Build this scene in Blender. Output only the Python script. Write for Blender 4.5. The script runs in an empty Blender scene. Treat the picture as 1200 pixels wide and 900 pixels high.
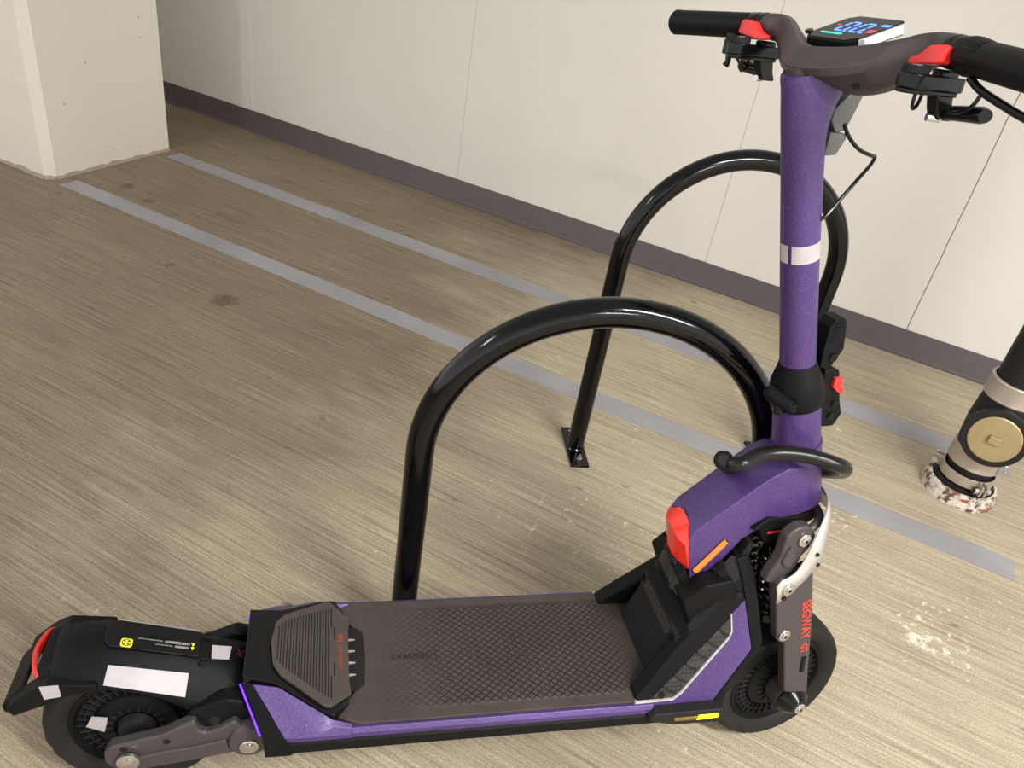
import bpy, bmesh, math, random
from mathutils import Vector, Matrix
random.seed(7)
R_ = math.radians
scn = bpy.context.scene
col = scn.collection

# ------------------------------------------------------------------ camera
cam_d = bpy.data.cameras.new('camera'); cam = bpy.data.objects.new('camera', cam_d); col.objects.link(cam)
CR = Matrix(((0.87262, -0.36726, 0.32194), (0.46619, 0.42983, -0.77325), (0.1456, 0.82484, 0.5463)))
cam.matrix_world = Matrix.Translation((0, 0, 1.38)) @ CR.to_4x4()
cam_d.sensor_fit = 'HORIZONTAL'; cam_d.sensor_width = 36; cam_d.lens = 36 * 937.48 / 1200
cam_d.clip_start = .02; cam_d.clip_end = 60
scn.camera = cam

# ------------------------------------------------------------------ world, lamps, exposure
w = bpy.data.worlds.new('garage'); scn.world = w; w.use_nodes = True
_nt = w.node_tree; _bg = _nt.nodes['Background']      # the rest of the garage: pale walls round about, a darker ceiling above
_tc = _nt.nodes.new('ShaderNodeTexCoord'); _sx = _nt.nodes.new('ShaderNodeSeparateXYZ'); _nt.links.new(_tc.outputs['Generated'], _sx.inputs[0])
_rp = _nt.nodes.new('ShaderNodeValToRGB'); _nt.links.new(_sx.outputs[2], _rp.inputs[0])
_rp.color_ramp.elements[0].position = .12; _rp.color_ramp.elements[0].color = (1.0, .985, .965, 1)
_rp.color_ramp.elements[1].position = .62; _rp.color_ramp.elements[1].color = (.30, .29, .28, 1)
_nt.links.new(_rp.outputs[0], _bg.inputs[0]); _bg.inputs[1].default_value = 1.66
scn.view_settings.view_transform = 'Standard'; scn.view_settings.look = 'None'
scn.view_settings.gamma = 1; scn.view_settings.use_curve_mapping = False
scn.view_settings.exposure = 0.0

def lamp(name, loc, sx, sy, power, rotz=0, colr=(1, .985, .955)):
    d = bpy.data.lights.new(name, 'AREA'); d.shape = 'RECTANGLE'; d.size = sx; d.size_y = sy
    d.energy = power; d.color = colr
    o = bpy.data.objects.new(name, d); col.objects.link(o); o.location = loc; o.rotation_euler = (0, 0, rotz)
    return o
lamp('ceiling_tube_lamp', (2.1, .1, 2.65), 2.5, .14, 205)
lamp('ceiling_tube_lamp', (-2.75, -1.2, 2.65), .14, 1.25, 40)
lamp('ceiling_tube_lamp', (2.6, -2.0, 2.65), 1.25, .14, 110)

# ------------------------------------------------------------------ materials
def newmat(name):
    m = bpy.data.materials.new(name); m.use_nodes = True
    nt = m.node_tree; b = nt.nodes['Principled BSDF']
    return m, nt, b
def srgb(r, g, b):
    f = lambda c: (c / 255 / 12.92) if c / 255 <= .04045 else ((c / 255 + .055) / 1.055) ** 2.4
    return (f(r), f(g), f(b), 1)
def N(nt, t, **kw):
    n = nt.nodes.new(t)
    for k, v in kw.items():
        if k.startswith('i_'):
            n.inputs[int(k[2:])].default_value = v
        else: setattr(n, k, v)
    return n
def ramp(nt, stops, src=None, interp='LINEAR'):
    r = nt.nodes.new('ShaderNodeValToRGB'); r.color_ramp.interpolation = interp
    e = r.color_ramp.elements
    while len(e) < len(stops): e.new(.5)
    for x, (p, c) in zip(e, stops): x.position = p; x.color = c if len(c) == 4 else (*c, 1)
    if src: nt.links.new(src, r.inputs[0])
    return r
def mixc(nt, a, b, f, mode='MIX'):
    m = nt.nodes.new('ShaderNodeMix'); m.data_type = 'RGBA'; m.blend_type = mode
    for s, v in ((m.inputs[6], a), (m.inputs[7], b), (m.inputs[0], f)):
        if isinstance(v, (tuple, list, float, int)): s.default_value = v
        else: nt.links.new(v, s)
    return m.outputs[2]
def noise(nt, scale, detail=4, rough=.5, vec=None, dist=0):
    n = nt.nodes.new('ShaderNodeTexNoise'); n.inputs['Scale'].default_value = scale
    n.inputs['Detail'].default_value = detail; n.inputs['Roughness'].default_value = rough; n.inputs['Distortion'].default_value = dist
    if vec: nt.links.new(vec, n.inputs['Vector'])
    return n
def coord(nt, sc=(1, 1, 1), loc=(0, 0, 0), rot=(0, 0, 0)):
    t = nt.nodes.new('ShaderNodeTexCoord'); m = nt.nodes.new('ShaderNodeMapping')
    m.inputs['Scale'].default_value = sc; m.inputs['Location'].default_value = loc; m.inputs['Rotation'].default_value = rot
    nt.links.new(t.outputs['Object'], m.inputs[0]); return m.outputs[0]
def math_(nt, op, a, b=0.0, c=None):
    m = nt.nodes.new('ShaderNodeMath'); m.operation = op
    for i, v in enumerate((a, b, c)):
        if v is None: continue
        if isinstance(v, (int, float)): m.inputs[i].default_value = v
        else: nt.links.new(v, m.inputs[i])
    return m.outputs[0]
def bump(nt, b, h, strength=.3, dist=.001):
    n = nt.nodes.new('ShaderNodeBump'); n.inputs['Strength'].default_value = strength; n.inputs['Distance'].default_value = dist
    nt.links.new(h, n.inputs['Height']); nt.links.new(n.outputs[0], b.inputs['Normal'])

def plain(name, c, rough=.5, metal=0, coat=0, grain=0, gs=900, spec=.35, var=.12):
    m, nt, b = newmat(name)
    b.inputs['Roughness'].default_value = rough; b.inputs['Metallic'].default_value = metal
    b.inputs['Coat Weight'].default_value = coat; b.inputs['Coat Roughness'].default_value = .08
    b.inputs['Specular IOR Level'].default_value = spec
    n = noise(nt, 14, 5, .6, coord(nt))
    lo = tuple(x * (1 - var) for x in c[:3]); hi = tuple(min(1, x * (1 + var)) for x in c[:3])
    nt.links.new(ramp(nt, [(.3, lo), (.7, hi)], n.outputs[0]).outputs[0], b.inputs['Base Color'])
    if grain: bump(nt, b, noise(nt, gs, 2, .5, coord(nt)).outputs[0], grain, .0006)
    return m
def glow(name, c, s):
    m, nt, b = newmat(name); b.inputs['Base Color'].default_value = c
    b.inputs['Emission Color'].default_value = c; b.inputs['Emission Strength'].default_value = s
    b.inputs['Roughness'].default_value = .3
    return m

M = {}
M['plastic'] = plain('black_matte_plastic', srgb(17, 17, 18), .5, 0, 0, .25, 900, .11)
M['plastic2'] = plain('dark_grey_plastic', srgb(34, 33, 34), .5, 0, 0, .3, 900, .13)
M['gloss'] = plain('gloss_black_plastic', srgb(10, 10, 11), .2, 0, 0, 0, 900, .28)
M['rack'] = plain('gloss_black_enamel', srgb(5, 5, 6), .13, 0, 0, 0, 900, .34)
M['rubber'] = plain('tyre_rubber', srgb(34, 32, 30), .6, 0, 0, .3, 500, .15)
M['grip'] = plain('grip_rubber', srgb(18, 18, 19), .5, 0, 0, .2, 700, .15)
M['fork'] = plain('grey_anodised_alloy', srgb(74, 68, 69), .45, .3, 0, .12, 1200, .3, .05)
M['silver'] = plain('satin_silver_alloy', srgb(196, 192, 188), .3, .55, 0, .05, 900)
M['chrome'] = plain('bright_steel', srgb(200, 198, 194), .18, .95)
M['red'] = plain('red_plastic', srgb(232, 48, 46), .35, 0, .2)
M['redlens'] = plain('red_lens', srgb(238, 52, 40), .18, 0, .6)
M['orange'] = plain('orange_reflector', srgb(250, 118, 40), .3, 0, .3)
M['amber'] = plain('dark_amber_reflector', srgb(120, 92, 10), .25, 0, .5)
M['yellow'] = plain('yellow_reflector', srgb(240, 240, 20), .3, 0, .3)
M['tape'] = plain('white_reflective_tape', srgb(168, 162, 164), .4, 0, 0, .1, 300)
M['redprint'] = plain('red_print', srgb(226, 62, 44), .5)
M['darkredprint'] = plain('dark_red_print', srgb(120, 42, 34), .5)
M['padprint'] = plain('dull_red_print', srgb(158, 52, 38), .6)
M['hook'] = plain('grey_plastic', srgb(80, 80, 77), .5)
M['whiteprint'] = plain('white_print', srgb(190, 188, 184), .5)
M['deboss'] = plain('black_print', srgb(26, 24, 23), .6)
M['led'] = glow('violet_led', (.10, .02, 1, 1), 3)
M['screen'] = plain('black_screen_glass', srgb(10, 11, 20), .12, 0, 0, 0, 900, .08)
M['blue'] = glow('blue_digits', (.05, .16, 1, 1), 3.2)
M['teal'] = glow('green_bar', (.0, .75, .5, 1), 1.6)
M['redlit'] = glow('red_icons', (.8, .03, .05, 1), .5)
M['dark'] = plain('dark_recess', srgb(14, 14, 14), .7)
M['brass'] = plain('worn_brass', srgb(160, 142, 104), .4, .4, 0, .4, 60)
M['iron'] = plain('black_cast_iron', srgb(30, 28, 28), .5, 0, 0, .4, 120, .2)
M['band'] = plain('galvanised_band', srgb(176, 164, 150), .4, .5, 0, .2, 40)

def purple():
    m, nt, b = newmat('purple_sparkle_vinyl')
    v = nt.nodes.new('ShaderNodeTexVoronoi'); v.inputs['Scale'].default_value = 1000
    nt.links.new(coord(nt), v.inputs['Vector'])
    sp = ramp(nt, [(.0, (0, 0, 0)), (.72, (.0, .0, .0)), (1, (1, 1, 1))], v.outputs['Color'])
    n = noise(nt, 6, 5, .6, coord(nt))
    base = ramp(nt, [(.3, srgb(62, 41, 96)), (.7, srgb(73, 50, 109))], n.outputs[0]).outputs[0]
    c = mixc(nt, base, srgb(176, 150, 215), math_(nt, 'MULTIPLY', sp.outputs[0], .26))
    nt.links.new(c, b.inputs['Base Color'])
    b.inputs['Metallic'].default_value = .25; b.inputs['Roughness'].default_value = .42
    b.inputs['Coat Weight'].default_value = .2; b.inputs['Coat Roughness'].default_value = .22
    n2 = noise(nt, 700, 2, .5, coord(nt)); n3 = noise(nt, 13, 3, .55, coord(nt, (1, 1, .45)), .6)      # sparkle grain and a few creases in the film
    cr = ramp(nt, [(.485, (0, 0, 0)), (.5, (1, 1, 1)), (.507, (0, 0, 0))], n3.outputs[0])
    bump(nt, b, math_(nt, 'ADD', n2.outputs[0], math_(nt, 'MULTIPLY', cr.outputs[0], .7)), .4, .0008)
    return m
M['purple'] = purple()

def deckmat():      # rubber mat with raised diamonds
    m, nt, b = newmat('diamond_rubber_mat')
    co = coord(nt)
    s = nt.nodes.new('ShaderNodeSeparateXYZ'); nt.links.new(co, s.inputs[0])
    a = math_(nt, 'ADD', math_(nt, 'MULTIPLY', s.outputs[0], 205), math_(nt, 'MULTIPLY', s.outputs[1], 235))
    c = math_(nt, 'SUBTRACT', math_(nt, 'MULTIPLY', s.outputs[0], 205), math_(nt, 'MULTIPLY', s.outputs[1], 235))
    h = math_(nt, 'MINIMUM', math_(nt, 'ABSOLUTE', math_(nt, 'SINE', a)), math_(nt, 'ABSOLUTE', math_(nt, 'SINE', c)))
    h = math_(nt, 'MINIMUM', math_(nt, 'MULTIPLY', h, 2.2), 1)
    # pattern fades to smooth rubber at the ends and edges
    fx = ramp(nt, [(0, (0, 0, 0)), (.12, (.25,) * 3), (.32, (1, 1, 1)), (.82, (1, 1, 1)), (.93, (0, 0, 0))],
              math_(nt, 'MULTIPLY', math_(nt, 'ADD', s.outputs[0], .78), 1 / .52))
    fy = ramp(nt, [(.80, (1, 1, 1)), (.86, (0, 0, 0))], math_(nt, 'MULTIPLY', math_(nt, 'ABSOLUTE', s.outputs[1]), 1 / .128))
    f = math_(nt, 'MULTIPLY', fx.outputs[0], fy.outputs[0])
    hh = math_(nt, 'MULTIPLY', h, f)
    n = noise(nt, 9, 5, .6, co)
    basec = ramp(nt, [(.25, srgb(60, 54, 50)), (.75, srgb(74, 67, 62))], n.outputs[0]).outputs[0]
    dark = mixc(nt, basec, srgb(38, 34, 32), math_(nt, 'MULTIPLY', math_(nt, 'SUBTRACT', 1, h), math_(nt, 'MULTIPLY', f, .65)))
    nt.links.new(dark, b.inputs['Base Color'])
    b.inputs['Roughness'].default_value = .55; b.inputs['Specular IOR Level'].default_value = .2
    bump(nt, b, hh, 1.0, .003)
    return m
M['mat'] = deckmat()
M['pad'] = plain('ribbed_rubber_pad', srgb(70, 64, 58), .6, 0, 0, .2, 600, .2)
M['padbase'] = plain('pad_groove_rubber', srgb(50, 47, 44), .7, 0, 0, .2, 600, .3)

def honeycomb():
    m, nt, b = newmat('honeycomb_plastic')
    v = nt.nodes.new('ShaderNodeTexVoronoi'); v.feature = 'DISTANCE_TO_EDGE'; v.inputs['Scale'].default_value = 130
    v.inputs['Randomness'].default_value = .15
    nt.links.new(coord(nt), v.inputs['Vector'])
    r = ramp(nt, [(.0, srgb(48, 46, 46)), (.22, srgb(16, 16, 16))], v.outputs['Distance'])
    nt.links.new(r.outputs[0], b.inputs['Base Color']); b.inputs['Roughness'].default_value = .5
    bump(nt, b, r.outputs[0], .9, .003)
    return m
M['comb'] = honeycomb()

def floor_mat():
    m, nt, b = newmat('broomed_concrete')
    L = nt.links
    fine = noise(nt, 1, 5, .7, coord(nt, (3.2, 190, 1)))
    mid = noise(nt, 1, 4, .6, coord(nt, (1.1, 60, 1), (3, 1, 0)))
    grain = noise(nt, 260, 4, .7, coord(nt))
    blot = noise(nt, 1.4, 6, .62, coord(nt, (1, 1.5, 1), (2.3, .7, 0)))
    base = ramp(nt, [(.25, srgb(146, 133, 112)), (.5, srgb(168, 155, 131)), (.75, srgb(188, 175, 151))], blot.outputs[0]).outputs[0]
    g = ramp(nt, [(.32, srgb(94, 83, 68)), (.46, srgb(160, 147, 124)), (.64, srgb(206, 194, 169))], fine.outputs[0]).outputs[0]
    c = mixc(nt, base, g, .52)
    g2 = ramp(nt, [(.3, (.86,) * 3), (.7, (1.08,) * 3)], mid.outputs[0]).outputs[0]
    c = mixc(nt, c, g2, 1.0, 'MULTIPLY')
    g3 = ramp(nt, [(.3, (.62,) * 3), (.7, (1.34,) * 3)], grain.outputs[0]).outputs[0]
    c = mixc(nt, c, g3, 1.0, 'MULTIPLY')
    ln = noise(nt, 1, 3, .6, coord(nt, (.9, 120, 1), (7, 3, 0)))      # single deep broom lines
    lm_ = ramp(nt, [(.485, (0, 0, 0)), (.5, (1, 1, 1)), (.515, (0, 0, 0))], ln.outputs[0])
    ls = noise(nt, 2.3, 3, .5, coord(nt, (1, 1.5, 1), (1, 8, 0)))
    c = mixc(nt, c, srgb(112, 100, 84), math_(nt, 'MULTIPLY', lm_.outputs[0], ramp(nt, [(.42, (0,) * 3), (.62, (.75,) * 3)], ls.outputs[0]).outputs[0]))
    # dirt spots
    sp = noise(nt, 11, 3, .5, coord(nt, (1, 1.6, 1), (5, 2, 0)))
    c = mixc(nt, c, srgb(96, 84, 70), math_(nt, 'MULTIPLY', ramp(nt, [(.70, (0, 0, 0)), (.76, (1, 1, 1))], sp.outputs[0]).outputs[0], .7))
    # paint and plaster splashes, most of them by the wall and the pipe
    t = nt.nodes.new('ShaderNodeTexCoord'); s = nt.nodes.new('ShaderNodeSeparateXYZ'); L.new(t.outputs['Object'], s.inputs[0])
    wt = noise(nt, 46, 6, .74, coord(nt, (1, 1, 1), (9, 4, 0)))
    big = noise(nt, 2.6, 2, .5, coord(nt, (1, 1, 1), (1.2, 6, 0)))
    thr = math_(nt, 'ADD', wt.outputs[0], math_(nt, 'MULTIPLY', big.outputs[0], .35))
    side = ramp(nt, [(.38, (0,) * 3), (.56, (1,) * 3)], math_(nt, 'MULTIPLY', math_(nt, 'ADD', s.outputs[0], 3), .25))
    thr = math_(nt, 'ADD', thr, math_(nt, 'MULTIPLY', side.outputs[0], .055))
    def near(cx, cy, r):      # 1 at the spot, 0 beyond r
        dx = math_(nt, 'SUBTRACT', s.outputs[0], cx); dy = math_(nt, 'SUBTRACT', s.outputs[1], cy)
        d = math_(nt, 'SQRT', math_(nt, 'ADD', math_(nt, 'MULTIPLY', dx, dx), math_(nt, 'MULTIPLY', dy, dy)))
        return math_(nt, 'MAXIMUM', math_(nt, 'SUBTRACT', 1, math_(nt, 'MULTIPLY', d, 1 / r)), 0)
    for cx, cy, r, am in SPLASH: thr = math_(nt, 'ADD', thr, math_(nt, 'MULTIPLY', near(cx, cy, r), am))
    wm = ramp(nt, [(.885, (0, 0, 0)), (.915, (1, 1, 1))], thr)
    c = mixc(nt, c, srgb(226, 218, 202), math_(nt, 'MULTIPLY', wm.outputs[0], .8))
    for cx, cy, r in GRIME:
        f_ = math_(nt, 'ADD', near(cx, cy, r), math_(nt, 'MULTIPLY', math_(nt, 'SUBTRACT', wt.outputs[0], .5), 1.3))
        c = mixc(nt, c, srgb(84, 74, 62), math_(nt, 'MULTIPLY', ramp(nt, [(.62, (0,) * 3), (.80, (1,) * 3)], f_).outputs[0], .55))
    # broad tone, darker towards the left end of the floor, broken into soft patches
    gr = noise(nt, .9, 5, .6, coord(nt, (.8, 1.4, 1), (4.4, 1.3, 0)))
    left_dark = ramp(nt, [(.40, (1,) * 3), (.68, (0,) * 3)], math_(nt, 'ADD', math_(nt, 'MULTIPLY', math_(nt, 'ADD', s.outputs[0], 3), .25), math_(nt, 'MULTIPLY', math_(nt, 'SUBTRACT', gr.outputs[0], .5), 1.1)))
    c = mixc(nt, c, mixc(nt, c, srgb(198, 192, 188), 1.0, 'MULTIPLY'), left_dark.outputs[0])
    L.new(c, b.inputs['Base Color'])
    b.inputs['Roughness'].default_value = .62; b.inputs['Specular IOR Level'].default_value = .35
    hh = math_(nt, 'ADD', math_(nt, 'MULTIPLY', fine.outputs[0], 1), math_(nt, 'MULTIPLY', grain.outputs[0], .5))
    bump(nt, b, hh, .55, .004)
    return m
GRIME = [(-1.817, 1.750, 0.130), (-2.785, 2.196, 0.090), (-2.615, 2.154, 0.070), (-2.888, 1.958, 0.030), (-1.736, 2.675, 0.030), (-0.995, 2.293, 0.050), (-2.130, 1.816, 0.050)]
SPLASH = [(0.191, 1.983, 0.16, 0.086), (0.428, 1.73, 0.16, 0.086), (0.167, 2.826, 0.12, 0.073), (0.25, 3.05, 0.14, 0.053), (0.44, 1.636, 0.04, 0.158), (0.494, 1.624, 0.14, 0.053), (0.353, 1.499, 0.16, 0.053), (-1.209, 2.831, 0.05, 0.112), (-0.839, 2.061, 0.06, 0.106), (-0.187, 2.435, 0.05, 0.119), (0.15, 2.424, 0.06, 0.079), (0.388, 1.966, 0.12, 0.04), (-0.472, 1.405, 0.03, 0.139), (-0.505, 1.256, 0.03, 0.139), (-0.838, 1.009, 0.03, 0.139)]
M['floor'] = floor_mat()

def stripe_mat():
    m, nt, b = newmat('grey_floor_paint')
    n = noise(nt, 3, 5, .6, coord(nt)); g = noise(nt, 1, 3, .6, coord(nt, (5, 130, 1)))
    a = ramp(nt, [(.3, srgb(136, 134, 136)), (.7, srgb(156, 154, 157))], n.outputs[0]).outputs[0]
    c = mixc(nt, a, ramp(nt, [(.3, (.92,) * 3), (.7, (1.05,) * 3)], g.outputs[0]).outputs[0], 1.0, 'MULTIPLY')
    nt.links.new(c, b.inputs['Base Color']); b.inputs['Roughness'].default_value = .5
    bump(nt, b, g.outputs[0], .3, .002)
    return m
M['stripe'] = stripe_mat()

def wall_mat(name, c1, c2, seams=(), pits=0):
    m, nt, b = newmat(name)
    n = noise(nt, 1.2, 4, .5, coord(nt))
    c = ramp(nt, [(.3, c1), (.7, c2)], n.outputs[0]).outputs[0]
    t = nt.nodes.new('ShaderNodeTexCoord'); s = nt.nodes.new('ShaderNodeSeparateXYZ'); nt.links.new(t.outputs['Object'], s.inputs[0])
    for x, wd, strength, colr in seams:
        wob = noise(nt, 9, 2, .5, coord(nt, (1, 1, 1), (x, 0, 0)))
        xx = math_(nt, 'ADD', s.outputs[0], math_(nt, 'MULTIPLY', math_(nt, 'SUBTRACT', wob.outputs[0], .5), .006))
        d = math_(nt, 'ABSOLUTE', math_(nt, 'SUBTRACT', xx, x))
        f = math_(nt, 'MULTIPLY', math_(nt, 'LESS_THAN', d, wd), strength)
        c = mixc(nt, c, colr, f)
    if pits:
        v = nt.nodes.new('ShaderNodeTexVoronoi'); v.inputs['Scale'].default_value = 14
        nt.links.new(coord(nt), v.inputs['Vector'])
        sel = noise(nt, 7, 2, .5, coord(nt, (1, 1, 1), (3, 3, 3)))
        f = math_(nt, 'MULTIPLY', math_(nt, 'LESS_THAN', v.outputs['Distance'], .055), math_(nt, 'GREATER_THAN', sel.outputs[0], .5))
        c = mixc(nt, c, srgb(110, 100, 88), math_(nt, 'MULTIPLY', f, .75))
    nt.links.new(c, b.inputs['Base Color']); b.inputs['Roughness'].default_value = .55
    g = noise(nt, 160, 3, .6, coord(nt)); bump(nt, b, g.outputs[0], .12, .001)
    return m
DK = srgb(60, 54, 48); LT = srgb(236, 232, 224)
M['wall'] = wall_mat('painted_panel_wall', srgb(205, 200, 191), srgb(212, 207, 199),
    ((-2.985, .002, .6, LT), (-1.757, .0011, .5, DK), (-.553, .0013, .55, DK), (.2535, .0017, .85, DK)))
M['pillar'] = wall_mat('painted_concrete', srgb(212, 206, 192), srgb(220, 214, 200), (), 1)
M['chamfer'] = wall_mat('painted_concrete_edge', srgb(228, 223, 212), srgb(234, 229, 219), (), 1)
M['base'] = plain('brown_vinyl_baseboard', srgb(82, 73, 75), .42, 0, 0, .05, 300, .5, .05)

def rustring():
    m, nt, b = newmat('chipped_painted_iron')
    n = noise(nt, 38, 5, .7, coord(nt)); n2 = noise(nt, 16, 3, .6, coord(nt, (1, 1, 3)))
    c = ramp(nt, [(.42, srgb(84, 62, 50)), (.48, srgb(188, 180, 168)), (.7, srgb(206, 200, 190))], n.outputs[0]).outputs[0]
    c = mixc(nt, c, srgb(128, 70, 40), ramp(nt, [(.55, (0,) * 3), (.65, (1,) * 3)], n2.outputs[0]).outputs[0])
    nt.links.new(c, b.inputs['Base Color']); b.inputs['Roughness'].default_value = .6; bump(nt, b, n.outputs[0], .6, .003)
    return m
M['rust'] = rustring()

# ------------------------------------------------------------------ mesh helpers
def T(x): return Vector(x)
class MB:
    def __init__(s): s.bm = bmesh.new()
    def face(s, vs):
        try: return s.bm.faces.new(vs)
        except ValueError: return None
    def poly(s, pts): return s.face([s.bm.verts.new(T(p)) for p in pts])
    def prism(s, pts, y0, y1, ax='y'):
        def P(a, b, c):
            return {'y': (a, c, b), 'z': (a, b, c), 'x': (c, a, b)}[ax]
        A = [s.bm.verts.new(P(a, b, y0)) for a, b in pts]; B = [s.bm.verts.new(P(a, b, y1)) for a, b in pts]
        s.face(A); s.face(B[::-1]); n = len(A)
        for i in range(n): s.face([A[i], A[(i + 1) % n], B[(i + 1) % n], B[i]])
        return s
    def loft(s, rings, caps=True, closed=False, ringclosed=True):
        V = [[s.bm.verts.new(T(p)) for p in r] for r in rings]; n = len(V[0])
        for k in range(len(V) - (0 if closed else 1)):
            a, b = V[k], V[(k + 1) % len(V)]
            for i in range(n if ringclosed else n - 1): s.face([a[i], a[(i + 1) % n], b[(i + 1) % n], b[i]])
        if caps and not closed and ringclosed: s.face(V[0][::-1]); s.face(V[-1])
        return s
    def tube(s, pts, r, seg=12, closed=False, caps=True, flat=1.0):
        pts = [T(p) for p in pts]; n = len(pts); rings = []
        rr = r if isinstance(r, (list, tuple)) else [r] * n
        up = None
        for i in range(n):
            if closed: t = pts[(i + 1) % n] - pts[i - 1]
            else: t = pts[min(i + 1, n - 1)] - pts[max(i - 1, 0)]
            t.normalize()
            if up is None:
                up = Vector((0, 0, 1)) if abs(t.z) < .9 else Vector((1, 0, 0))
            u = t.cross(up); u.normalize(); v = u.cross(t); v.normalize(); up = v
            rings.append([pts[i] + (u * math.cos(a) + v * flat * math.sin(a)) * rr[i] for a in [2 * math.pi * k / seg for k in range(seg)]])
        return s.loft(rings, caps, closed)
    def cyl(s, p0, p1, r0, r1=None, seg=24):
        return s.tube([p0, p1], [r0, r1 if r1 is not None else r0], seg)
    def lathe(s, prof, o=(0, 0, 0), ax='y', seg=48, closed=False):
        o = T(o); rings = []
        for k in range(seg):
            a = 2 * math.pi * k / seg; ca, sa = math.cos(a), math.sin(a)
            ring = []
            for r, h in prof:
                ring.append(o + {'y': Vector((r * ca, h, r * sa)), 'z': Vector((r * ca, r * sa, h)), 'x': Vector((h, r * ca, r * sa))}[ax])
            rings.append(ring)
        s.loft(rings, False, True, closed)
        return s
    def box(s, c, d, rot=None):
        c = T(c); rot = rot or Matrix.Identity(3)
        v = [s.bm.verts.new(c + rot @ Vector((x * d[0] / 2, y * d[1] / 2, z * d[2] / 2))) for x in (-1, 1) for y in (-1, 1) for z in (-1, 1)]
        for f in ((0, 1, 3, 2), (4, 6, 7, 5), (0, 4, 5, 1), (2, 3, 7, 6), (0, 2, 6, 4), (1, 5, 7, 3)): s.face([v[i] for i in f])
        return s
    def build(s, name, m, parent=None, bevel=0, bseg=2, sub=0, xf=None, smooth=35, solid=0, label=None):
        bmesh.ops.remove_doubles(s.bm, verts=s.bm.verts, dist=1e-5)
        bmesh.ops.recalc_face_normals(s.bm, faces=s.bm.faces)
        if xf is not None: bmesh.ops.transform(s.bm, matrix=xf, verts=s.bm.verts)
        me = bpy.data.meshes.new(name); s.bm.to_mesh(me); s.bm.free()
        me.materials.append(m)
        me.polygons.foreach_set('use_smooth', [True] * len(me.polygons))
        me.set_sharp_from_angle(angle=R_(smooth))
        o = bpy.data.objects.new(name, me); col.objects.link(o); o.parent = parent
        if solid:
            md = o.modifiers.new('solid', 'SOLIDIFY'); md.thickness = solid; md.offset = -1
        if bevel:
            md = o.modifiers.new('bevel', 'BEVEL'); md.width = bevel; md.segments = bseg; md.limit_method = 'ANGLE'; md.angle_limit = R_(28)
            md.harden_normals = True
        if sub:
            md = o.modifiers.new('sub', 'SUBSURF'); md.levels = md.render_levels = sub
        if label: o['label'] = label
        return o
def empty(name, loc, label, cat, group=None):
    o = bpy.data.objects.new(name, None); col.objects.link(o); o.location = loc
    o['label'] = label; o['category'] = cat; o['kind'] = 'thing'
    if group: o['group'] = group
    return o
def struct(o): o['kind'] = 'structure'; return o
def spline(pts, n=8, closed=False):
    P = [T(p) for p in pts]; out = []; m = len(P)
    rng = range(m) if closed else range(m - 1)
    for i in rng:
        if closed: a, b, c, d = P[i - 1], P[i], P[(i + 1) % m], P[(i + 2) % m]
        else: a, b, c, d = P[max(i - 1, 0)], P[i], P[i + 1], P[min(i + 2, m - 1)]
        for k in range(n):
            t = k / n
            out.append(.5 * (2 * b + (c - a) * t + (2 * a - 5 * b + 4 * c - d) * t * t + (3 * b - a - 3 * c + d) * t ** 3))
    if not closed: out.append(P[-1])
    return out
def text(name, s, m, parent, pos, u, v, size, xf=None, width=None, ext=.0003, shear=0, align='LEFT', spacing=1.0, bold=.0):
    cu = bpy.data.curves.new(name, 'FONT'); cu.body = s; cu.size = 1; cu.extrude = 0; cu.align_x = align; cu.shear = shear
    cu.space_character = spacing; cu.offset = bold; cu.resolution_u = 3
    t = bpy.data.objects.new(name, cu); col.objects.link(t)
    dg = bpy.context.evaluated_depsgraph_get(); me = bpy.data.meshes.new_from_object(t.evaluated_get(dg))
    bpy.data.objects.remove(t)
    xs = [q.co.x for q in me.vertices]; ys = [q.co.y for q in me.vertices]
    w_ = max(xs) - min(xs); h_ = max(ys) - min(ys); x0 = min(xs) if align == 'LEFT' else (min(xs) + max(xs)) / 2
    u = T(u).normalized(); v = T(v); v = (v - u * v.dot(u)).normalized(); n = u.cross(v)
    sx = size / h_ if width is None else width / w_; sy = size / h_
    mat = Matrix(((u.x * sx, v.x * sy, n.x, pos[0]), (u.y * sx, v.y * sy, n.y, pos[1]), (u.z * sx, v.z * sy, n.z, pos[2]), (0, 0, 0, 1)))
    mat = mat @ Matrix.Translation((-x0, -min(ys) - h_ / 2, ext))
    if xf is not None: mat = xf @ mat
    me.transform(mat); me.materials.clear(); me.materials.append(m)
    o = bpy.data.objects.new(name, me); col.objects.link(o); o.parent = parent
    return o

# ------------------------------------------------------------------ the setting
# floor
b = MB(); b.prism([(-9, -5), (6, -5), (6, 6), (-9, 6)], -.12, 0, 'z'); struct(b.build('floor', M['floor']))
# back wall
b = MB(); b.prism([(-9, 3.143), (6, 3.143), (6, 3.35), (-9, 3.35)], 0, 3.0, 'z'); struct(b.build('wall_back', M['wall']))
# baseboard with a cove toe
prof = [(3.143, .107), (3.1405, .107), (3.139, .103), (3.139, .014), (3.136, .006), (3.130, .002), (3.130, 0), (3.143, 0)]
b = MB(); b.prism(prof, -9, 6, 'x'); struct(b.build('baseboard_back', M['base']))
# pillar: faces parallel to the wall, with a chamfered corner
b = MB(); b.prism([(-4.6, 2.012), (-3.046, 2.012), (-3.017, 2.041), (-3.017, 2.626), (-4.6, 2.626)], 0, 3.0, 'z')
struct(b.build('wall_pillar', M['pillar']))
b = MB(); b.prism([(-3.0475, 2.0115), (-3.0155, 2.0435), (-3.0175, 2.046), (-3.050, 2.0135)], 0, 3.0, 'z'); struct(b.build('trim_1', M['chamfer']))
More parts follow.
